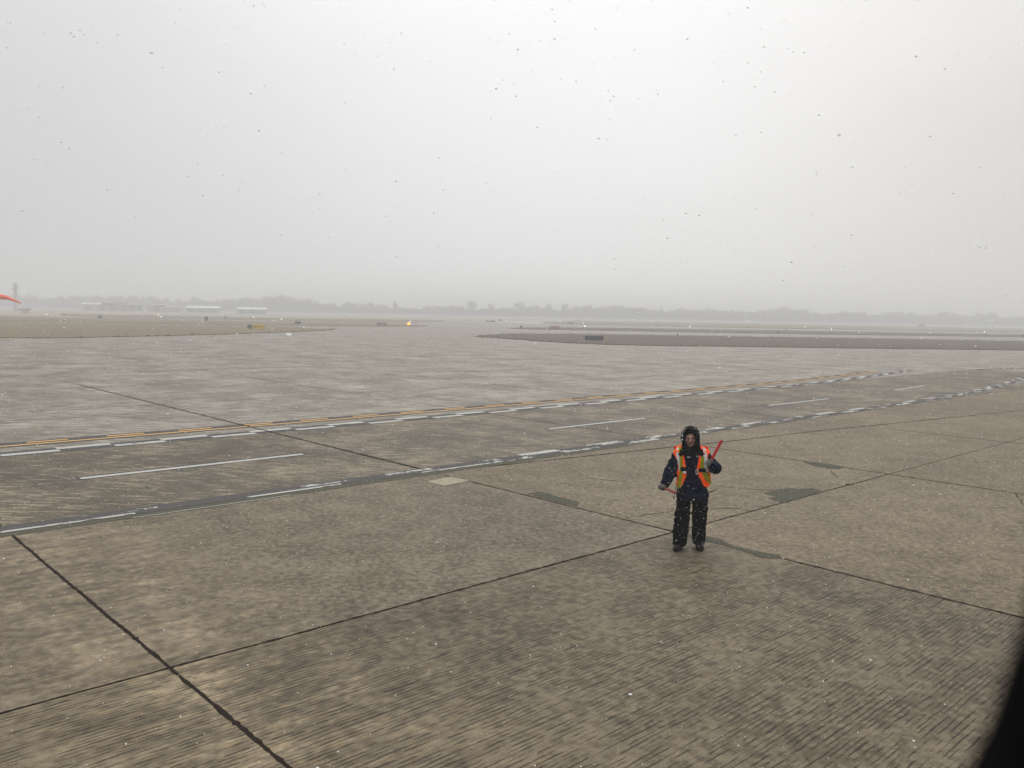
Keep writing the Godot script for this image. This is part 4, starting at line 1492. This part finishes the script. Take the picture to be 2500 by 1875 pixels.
	ck.wrinkle(3, 7.0, 0.016, Vector3(1, 1.6, 1))
	ck.wrinkle(4, 22.0, 0.005, Vector3(1, 1.4, 1))
	var st := tool()
	ck.net(st)
	var coat := put("coat", st, M.navy, P)
	st = cloth_strip(ck, [[440, 596, 606], [560, 598, 608], [700, 604, 614], [820, 610, 618], [930, 612, 620]], 1, 0.004, 0.004)
	put("front_flap", st, M.black, coat)
	for r in [[[468, 552, 590], [482, 552, 590]], [[456, 650, 678], [470, 650, 678]]]:
		st = cloth_strip(ck, r, 2, 0.006, 0.003)
		put("chest_tab", st, M.silver, coat)

	# ---- trousers
	var tk := Field.new(Vector3(-0.30, -0.01, -0.22), Vector3(0.32, 0.95, 0.26), 0.010)
	tk.column([[0.055, -0.158, 0.055, 0.096, 0.105], [0.10, -0.154, 0.05, 0.100, 0.108], [0.27, -0.140, 0.04, 0.112, 0.108], [0.40, -0.126, 0.03, 0.111, 0.108], [0.52, -0.116, 0.02, 0.110, 0.112], [0.62, -0.103, 0.012, 0.102, 0.112], [0.80, -0.088, 0.0, 0.102, 0.118], [0.88, -0.08, 0, 0.11, 0.12]], 0.02)
	tk.column([[0.075, 0.118, -0.055, 0.090, 0.100], [0.12, 0.118, -0.05, 0.094, 0.104], [0.27, 0.121, -0.035, 0.099, 0.106], [0.40, 0.128, -0.025, 0.104, 0.108], [0.52, 0.134, -0.015, 0.109, 0.110], [0.62, 0.137, -0.01, 0.112, 0.112], [0.74, 0.137, 0.0, 0.114, 0.118], [0.88, 0.125, 0, 0.115, 0.12]], 0.02)
	tk.column([[0.74, 0.025, 0, 0.19, 0.12], [0.88, 0.025, 0, 0.18, 0.125]], 0.03)
	tk.wrinkle(13, 8.0, 0.018, Vector3(1, 2.0, 1))
	tk.wrinkle(14, 24.0, 0.006, Vector3(1, 1.8, 1))
	st = tool()
	tk.net(st)
	var tr := put("trousers", st, M.trouser, P)
	for q in [[1085, 1115, 420, 470], [1085, 1115, 730, 778]]:
		st = cloth_strip(tk, [[q[0], q[2], q[3]], [q[1], q[2], q[3]]], 3, 0.006, 0.004)
		put("knee_patch", st, M.black, tr)

	# ---- boots
	for q in [[Vector3(-0.158, 0, 0.055), Vector3(-0.30, 0, 1).normalized(), M.boot_brown], [Vector3(0.122, 0, -0.055), Vector3(0.20, 0, 1).normalized(), M.boot]]:
		var bf := Field.new(Vector3(-0.30, -0.004, -0.20), Vector3(0.30, 0.17, 0.32), 0.0065)
		var b: Vector3 = q[0]
		var dr: Vector3 = q[1]
		bf.cap(b + Vector3(0, 0.07, -0.02), b + Vector3(0, 0.15, -0.02), 0.056, 0.054, 0.03)
		bf.cap(b + dr * -0.05 + Vector3(0, 0.048, 0), b + dr * 0.08 + Vector3(0, 0.050, 0), 0.046, 0.050, 0.03)
		bf.cap(b + dr * 0.08 + Vector3(0, 0.046, 0), b + dr * 0.165 + Vector3(0, 0.044, 0), 0.050, 0.043, 0.03)
		for i in bf.d.size():
			var y := bf.o.y + ((i / bf.nx) % bf.ny) * bf.h
			bf.d[i] = maxf(bf.d[i], 0.004 - y)
		st = tool()
		bf.net(st)
		var bo := put("boot", st, q[2], P)
		st = tool()
		var sl := PackedVector3Array()
		var sd := Vector3(dr.z, 0, -dr.x)
		var out := []
		for k in 24:
			var an := TAU * k / 24.0
			var along := sin(an) * 0.133 + 0.058
			out.append(b + dr * along + sd * cos(an) * (0.051 - 0.006 * sin(an)))
		for k in 24:
			var a1: Vector3 = out[k]
			var a2: Vector3 = out[(k + 1) % 24]
			var up := Vector3(0, 0.026, 0)
			quad(st, a1, a2, a2 + up, a1 + up, ((a1 + a2) * 0.5 - b - dr * 0.058).normalized())
			tri(st, b + dr * 0.058 + up, a1 + up, a2 + up, Vector3.UP)
			tri(st, b + dr * 0.058, a1, a2, Vector3.DOWN)
		put("sole", st, M.dark_plastic, bo)

	# ---- hood with its cape over the chest
	var hk := Field.new(Vector3(-0.26, 1.36, -0.24), Vector3(0.28, 1.86, 0.24), 0.007)
	hk.column([[1.420, 0.018, 0.005, 0.202, 0.176], [1.455, 0.014, 0.005, 0.172, 0.160], [1.50, 0.006, 0.01, 0.138, 0.142], [1.56, 0.004, 0.01, 0.126, 0.132], [1.64, 0.008, 0.005, 0.126, 0.130], [1.70, 0.006, 0.0, 0.116, 0.126], [1.755, 0.002, -0.004, 0.094, 0.110], [1.79, 0.0, -0.008, 0.056, 0.074], [1.805, 0.0, -0.01, 0.012, 0.02]], 0.02)
	hk.cap(Vector3(-0.075, 1.47, 0.10), Vector3(0.09, 1.47, 0.10), 0.055, 0.055, 0.03)
	hk.cap(Vector3(-0.12, 1.435, 0.06), Vector3(-0.135, 1.41, 0.08), 0.05, 0.03, 0.03)
	hk.cap(Vector3(0.14, 1.435, 0.06), Vector3(0.165, 1.41, 0.08), 0.05, 0.03, 0.03)
	hk.ell(Vector3(-0.002, 1.626, 0.12), Vector3(0.086, 0.104, 0.105), 0.015, true)
	hk.ell(Vector3(0, 1.635, 0.01), Vector3(0.088, 0.114, 0.104), 0.008, true)
	hk.wrinkle(23, 14.0, 0.008)
	st = tool()
	hk.net(st)
	var hood := put("hood", st, M.black, P)
	st = tool()
	tube(st, [pv(515, 205, 0.07), pv(540, 165, 0.075), pv(590, 142, 0.06), pv(640, 165, 0.07), pv(668, 215, 0.06)], [0.010, 0.011, 0.011, 0.011, 0.010], 8)
	put("hood_rim", st, M.strap, hood)

	# ---- ear protectors
	var hp := Node3D.new()
	hp.name = "headset"
	P.add_child(hp)
	for s in [-1.0, 1.0]:
		st = tool()
		ball(st, Vector3(s * (0.128 if s < 0.0 else 0.110) + 0.004, 1.640, 0.012), Vector3(0.022, 0.044, 0.036), 10)
		put("ear_cup", st, M.dark_plastic, hp)
	st = tool()
	box(st, pv(497, 222, 0.05), Vector3(0.014, 0.040, 0.014), Basis(), 0.003)
	put("trim", st, M.white_plastic, hp)
	st = tool()
	ball(st, pv(498, 270, 0.05), Vector3(0.014, 0.014, 0.012), 7)
	put("trim", st, M.white_plastic, hp)
	st = tool()
	tube(st, [Vector3(-0.130, 1.67, 0.0), Vector3(-0.118, 1.735, -0.005), Vector3(-0.078, 1.794, -0.01), Vector3(0, 1.820, -0.012), Vector3(0.081, 1.794, -0.01), Vector3(0.119, 1.735, -0.005), Vector3(0.126, 1.67, 0.0)], [0.008, 0.008, 0.009, 0.009, 0.009, 0.008, 0.008], 8)
	put("headband", st, M.dark_plastic, hp)

	# ---- vest
	var V := Node3D.new()
	V.name = "safety_vest"
	P.add_child(V)
	put("panel", cloth_strip(ck, [[392, 394, 505, 345], [408, 395, 510, 370], [440, 402, 515, 430], [470, 420, 520], [520, 445, 527], [570, 450, 533], [610, 446, 538], [650, 435, 543], [690, 446, 542], [715, 452, 534], [740, 430, 518], [765, 426, 506], [790, 428, 494], [805, 432, 484]], 10, 0.010, 0.008, false, 0.006), M.orange, V)
	put("panel", cloth_strip(ck, [[345, 690, 806, 384], [370, 688, 806, 402], [430, 688, 793, 440], [470, 684, 783], [520, 678, 776], [570, 668, 776], [610, 662, 790], [650, 672, 815], [690, 688, 822], [725, 706, 824], [750, 718, 815], [775, 730, 800], [800, 744, 775]], 10, 0.010, 0.008, false, 0.008), M.orange, V)
	put("tape", cloth_strip(ck, [[362, 434, 456, 352], [385, 432, 456], [430, 427, 461], [470, 430, 463], [520, 444, 468], [560, 453, 468], [600, 456, 470], [630, 456, 466]], 3, 0.016, 0.004), M.silver, V)
	put("tape", cloth_strip(ck, [[345, 722, 757, 362], [380, 733, 770, 388], [430, 738, 776], [470, 742, 778], [520, 744, 774], [560, 742, 768], [600, 744, 782], [632, 752, 788]], 3, 0.016, 0.004), M.silver, V)
	put("stripe", cloth_strip(ck, [[352, 455, 482], [380, 456, 492], [430, 460, 498], [470, 463, 499], [520, 467, 501], [570, 470, 504], [620, 468, 504], [660, 464, 504], [700, 460, 500], [750, 448, 492], [790, 444, 482], [825, 440, 478]], 3, 0.0175, 0.004), M.lime, V)
	put("stripe", cloth_strip(ck, [[425, 712, 739], [470, 708, 742], [520, 705, 744], [570, 702, 742], [610, 698, 744]], 3, 0.0175, 0.004), M.lime, V)
	put("stripe", cloth_strip(ck, [[632, 718, 778], [660, 726, 798], [690, 742, 808], [720, 760, 818], [745, 776, 828], [765, 796, 828]], 3, 0.0185, 0.004, false, 0.004), M.lime, V)
	put("panel", cloth_strip(ck, [[340, 400, 790], [380, 402, 792], [450, 420, 780], [520, 438, 775], [600, 440, 785], [680, 436, 800], [760, 430, 805], [800, 430, 800]], 14, 0.012, 0.008, true), M.orange, V)
	put("tape", cloth_strip(ck, [[560, 436, 785], [590, 436, 786]], 12, 0.020, 0.004, true), M.silver, V)
	# shoulder pieces, front to back over the top
	for q in [[-0.224, -0.130], [0.150, 0.250]]:
		st = tool()
		var grid := []
		for i in 9:
			var line := []
			for c in 5:
				var x: float = lerpf(q[0], q[1], c / 4.0)
				var an := lerpf(0.55, PI - 0.55, i / 8.0)
				var p := Vector3(x, 1.36 + 0.19 * sin(an), 0.15 * cos(an))
				for it in 14:
					var g := ck.grad(p)
					p -= Vector3(0, g.y, g.z) * (ck.at(p) - 0.013) * 0.8
				line.append(p)
			grid.append(line)
		for i in 8:
			for c in 4:
				var m: Vector3 = (grid[i][c] + grid[i + 1][c + 1]) * 0.5
				var nn := ck.grad(m)
				quad(st, grid[i][c], grid[i][c + 1], grid[i + 1][c + 1], grid[i + 1][c], nn)
				quad(st, grid[i][c] - nn * 0.006, grid[i][c + 1] - nn * 0.006, grid[i + 1][c + 1] - nn * 0.006, grid[i + 1][c] - nn * 0.006, -nn)
		put("shoulder", st, M.orange, V)
	# waist straps and buckles
	put("strap", cloth_strip(ck, [[588, 478, 532], [612, 478, 544], [638, 484, 546]], 4, 0.022, 0.005), M.strap, V)
	put("strap", cloth_strip(ck, [[596, 694, 752], [616, 676, 764], [640, 684, 762]], 4, 0.022, 0.005), M.strap, V)
	var bk := [drape(ck, 650, 618, 0.03), drape(ck, 674, 618, 0.03), drape(ck, 680, 660, 0.03), drape(ck, 654, 662, 0.03)]
	st = tool()
	for k in 4:
		tube(st, [bk[k], bk[(k + 1) % 4]], [0.005, 0.005], 6)
	put("buckle", st, M.metal, V)
	put("buckle", cloth_strip(ck, [[636, 506, 540], [658, 508, 542]], 2, 0.024, 0.005), M.white_plastic, V)

	# ---- cords and clip at the hips
	st = tool()
	tube(st, [pv(792, 868, 0.05), pv(805, 858, 0.07), pv(840, 846, 0.08), pv(875, 841, 0.08)], [0.008, 0.008, 0.006, 0.004], 6)
	put("cord", st, M.strap, coat)
	st = tool()
	tube(st, [pv(408, 885, 0.2), pv(403, 915, 0.2), pv(404, 935, 0.2), pv(408, 955, 0.2)], [0.005, 0.005, 0.008, 0.008], 6)
	var cord := put("wrist_cord", st, M.strap, coat)
	st = tool()
	var ring := []
	var rr := []
	for k in 13:
		ring.append(pv(440 + 16 * sin(TAU * k / 12.0), 830 - 40 * cos(TAU * k / 12.0), 0.19))
		rr.append(0.006)
	tube(st, ring, rr, 6, false)
	put("clip", st, M.green, coat)

	# ---- snow caught on the clothes
	var fleck := tool()
	ball(fleck, Vector3.ZERO, Vector3(1.0, 0.8, 0.5), 5)
	var fm := MultiMesh.new()
	fm.transform_format = MultiMesh.TRANSFORM_3D
	fm.mesh = fleck.commit()
	var spots: Array[Transform3D] = []
	while spots.size() < 95:
		var low := rng.randf() < 0.5
		var q := drape(tk if low else ck, rng.randf_range(400, 790) if low else rng.randf_range(270, 900), rng.randf_range(900, 1450) if low else rng.randf_range(400, 900), 0.004)
		if absf((tk if low else ck).at(q)) < 0.012:
			var sz := 0.0022 + 0.0042 * pow(rng.randf(), 2.5)
			spots.append(Transform3D(Basis(Vector3.BACK, rng.randf() * TAU).scaled(Vector3(sz * rng.randf_range(1.0, 1.8), sz, sz)), q))
	fm.instance_count = spots.size()
	for i in spots.size():
		fm.set_instance_transform(i, spots[i])
	var fl := MultiMeshInstance3D.new()
	fl.name = "snow_flecks"
	fl.multimesh = fm
	fl.material_override = M.flake
	fl.set_meta("kind", "stuff")
	P.add_child(fl)

	# ---- gloves and wands
	var hl := pv(275, 822, 0.13)
	var hr := pv(803, 545, 0.215)
	var tipl := pv(432, 888, 0.20)
	var tipr := pv(938, 285, 0.20)
	var yl := (hl - tipl).normalized()
	var zl := (Vector3(0.1, 0.25, 1.0) - yl * Vector3(0.1, 0.25, 1.0).dot(yl)).normalized()
	var bl := Basis(yl.cross(zl), yl, zl)
	var Tl := Transform3D(bl, hl)
	put("glove", fist(Tl, Tl.affine_inverse() * Vector3(-0.384, 0.935, 0.10), 1.0), M.wool, P)
	var yr := (tipr - hr).normalized()
	var zr := (Vector3(-0.1, 0.2, 1.0) - yr * Vector3(-0.1, 0.2, 1.0).dot(yr)).normalized()
	var br := Basis(yr.cross(zr), yr, zr)
	var Tr := Transform3D(br, hr)
	put("glove", fist(Tr, Tr.affine_inverse() * Vector3(0.292, 1.275, 0.165), -1.0), M.wool, P)
	wand(P, "red signal wand held up in the worker's left hand", hr - yr * 0.07, tipr, 0.0205)
	wand(P, "red signal wand pointing across the hip in the worker's right hand", hl + yl * 0.06, tipl, 0.0185, M.dull_wand)


func wand(P: Node3D, label: String, a: Vector3, b: Vector3, r: float, red: Material = M.red_wand) -> void:
	var o := thing("signal_wand", label, "wand", P.transform * a, 0.0, "red signal wands")
	o.transform = Transform3D(P.basis, P.transform * a)
	var d := b - a
	var st := tool()
	tube(st, [Vector3.ZERO, d * 0.02, d * 0.30], [r * 0.7, r * 0.8, r * 0.8], 12)
	put("handle", st, M.dark_plastic, o)
	st = tool()
	tube(st, [d * 0.301, d * 0.32, d * 0.94, d * 0.985, d], [r * 0.75, r * 0.95, r, r * 0.85, r * 0.4], 14)
	put("lit_tube", st, red, o)
	st = tool()
	for k in 3:
		tube(st, [d * (0.40 + 0.2 * k), d * (0.41 + 0.2 * k)], [r * 1.06, r * 1.06], 14)
	put("ring", st, red, o)


# ---------------------------------------------------------------- aircraft window surround
func window() -> void:
	var o := thing("aircraft_window", "black blurred edge of the aircraft window at the lower right corner", "window")
	o.transform = Transform3D(Basis(Vector3.RIGHT, deg_to_rad(-4.782)) * Basis(Vector3.BACK, deg_to_rad(1.1)), Vector3(0, EYE, 0))
	var x0 := -0.175
	var x1 := 0.0561
	var y0 := -0.091
	var y1 := 0.24
	var rad := 0.090
	var loop := []
	for q in [[x1 - rad, y0 + rad, -PI / 2], [x1 - rad, y1 - rad, 0.0], [x0 + rad, y1 - rad, PI / 2], [x0 + rad, y0 + rad, PI]]:
		for k in 13:
			var an: float = q[2] + PI / 2 * k / 12.0
			loop.append([Vector2(q[0], q[1]), Vector2(cos(an), sin(an))])
	# profile of the frame: [outwards, depth]
	var prof := [[0.004, -0.0905], [0.0, -0.087], [0.0, -0.083], [0.006, -0.080], [0.055, -0.074], [0.062, -0.078], [0.062, -0.0905]]
	var st := tool()
	for i in loop.size():
		var a: Array = loop[i]
		var b: Array = loop[(i + 1) % loop.size()]
		for k in prof.size():
			var p: Array = prof[k]
			var q: Array = prof[(k + 1) % prof.size()]
			var v := []
			for e in [[a, p], [b, p], [b, q], [a, q]]:
				var xy: Vector2 = e[0][0] + e[0][1] * (rad + e[1][0])
				v.append(Vector3(xy.x, xy.y, e[1][1]))
			quad(st, v[0], v[1], v[2], v[3])
	put("frame", st, M.window_black, o)


# ---------------------------------------------------------------- falling snow
func snow() -> void:
	var st := tool()
	for k in 3:
		ball(st, Vector3([0.0, 0.5, -0.35][k], [0.0, 0.25, 0.3][k], [0.0, 0.2, -0.3][k]), Vector3([1.0, 0.65, 0.6][k], [0.7, 0.5, 0.45][k], [0.8, 0.6, 0.5][k]), 4)
	var mm := MultiMesh.new()
	mm.transform_format = MultiMesh.TRANSFORM_3D
	mm.mesh = st.commit()
	var n := 85000
	mm.instance_count = n
	var r := RandomNumberGenerator.new()
	r.seed = 77
	for i in n:
		var s := 0.0010 + 0.0027 * pow(r.randf(), 2.4)
		var b := Basis(Vector3.BACK, r.randf_range(-0.5, 0.1)) * Basis(Vector3.UP, r.randf() * TAU)
		b = b.scaled(Vector3(s * r.randf_range(1.0, 1.6), s * r.randf_range(0.7, 1.0), s))
		var far := 1.1 + 15.5 * pow(r.randf(), 0.48)
		var side := far * 0.80 + 1.5
		var y := r.randf_range(0.02, 3.4 + far * 0.5)
		if far < 9.0 and y < 3.3 and r.randf() < 0.72:      # thinner in the lee of the aircraft
			y = 3.3 + (y / 3.3) * far * 0.5
		mm.set_instance_transform(i, Transform3D(b, Vector3(r.randf_range(-side, side), y, -far)))
	var o := MultiMeshInstance3D.new()
	o.name = "snowfall"
	o.multimesh = mm
	o.material_override = M.flake
	o.set_meta("kind", "stuff")
	tag(o, "small white snowflakes drifting down in front of the camera", "snow")
	add_child(o)
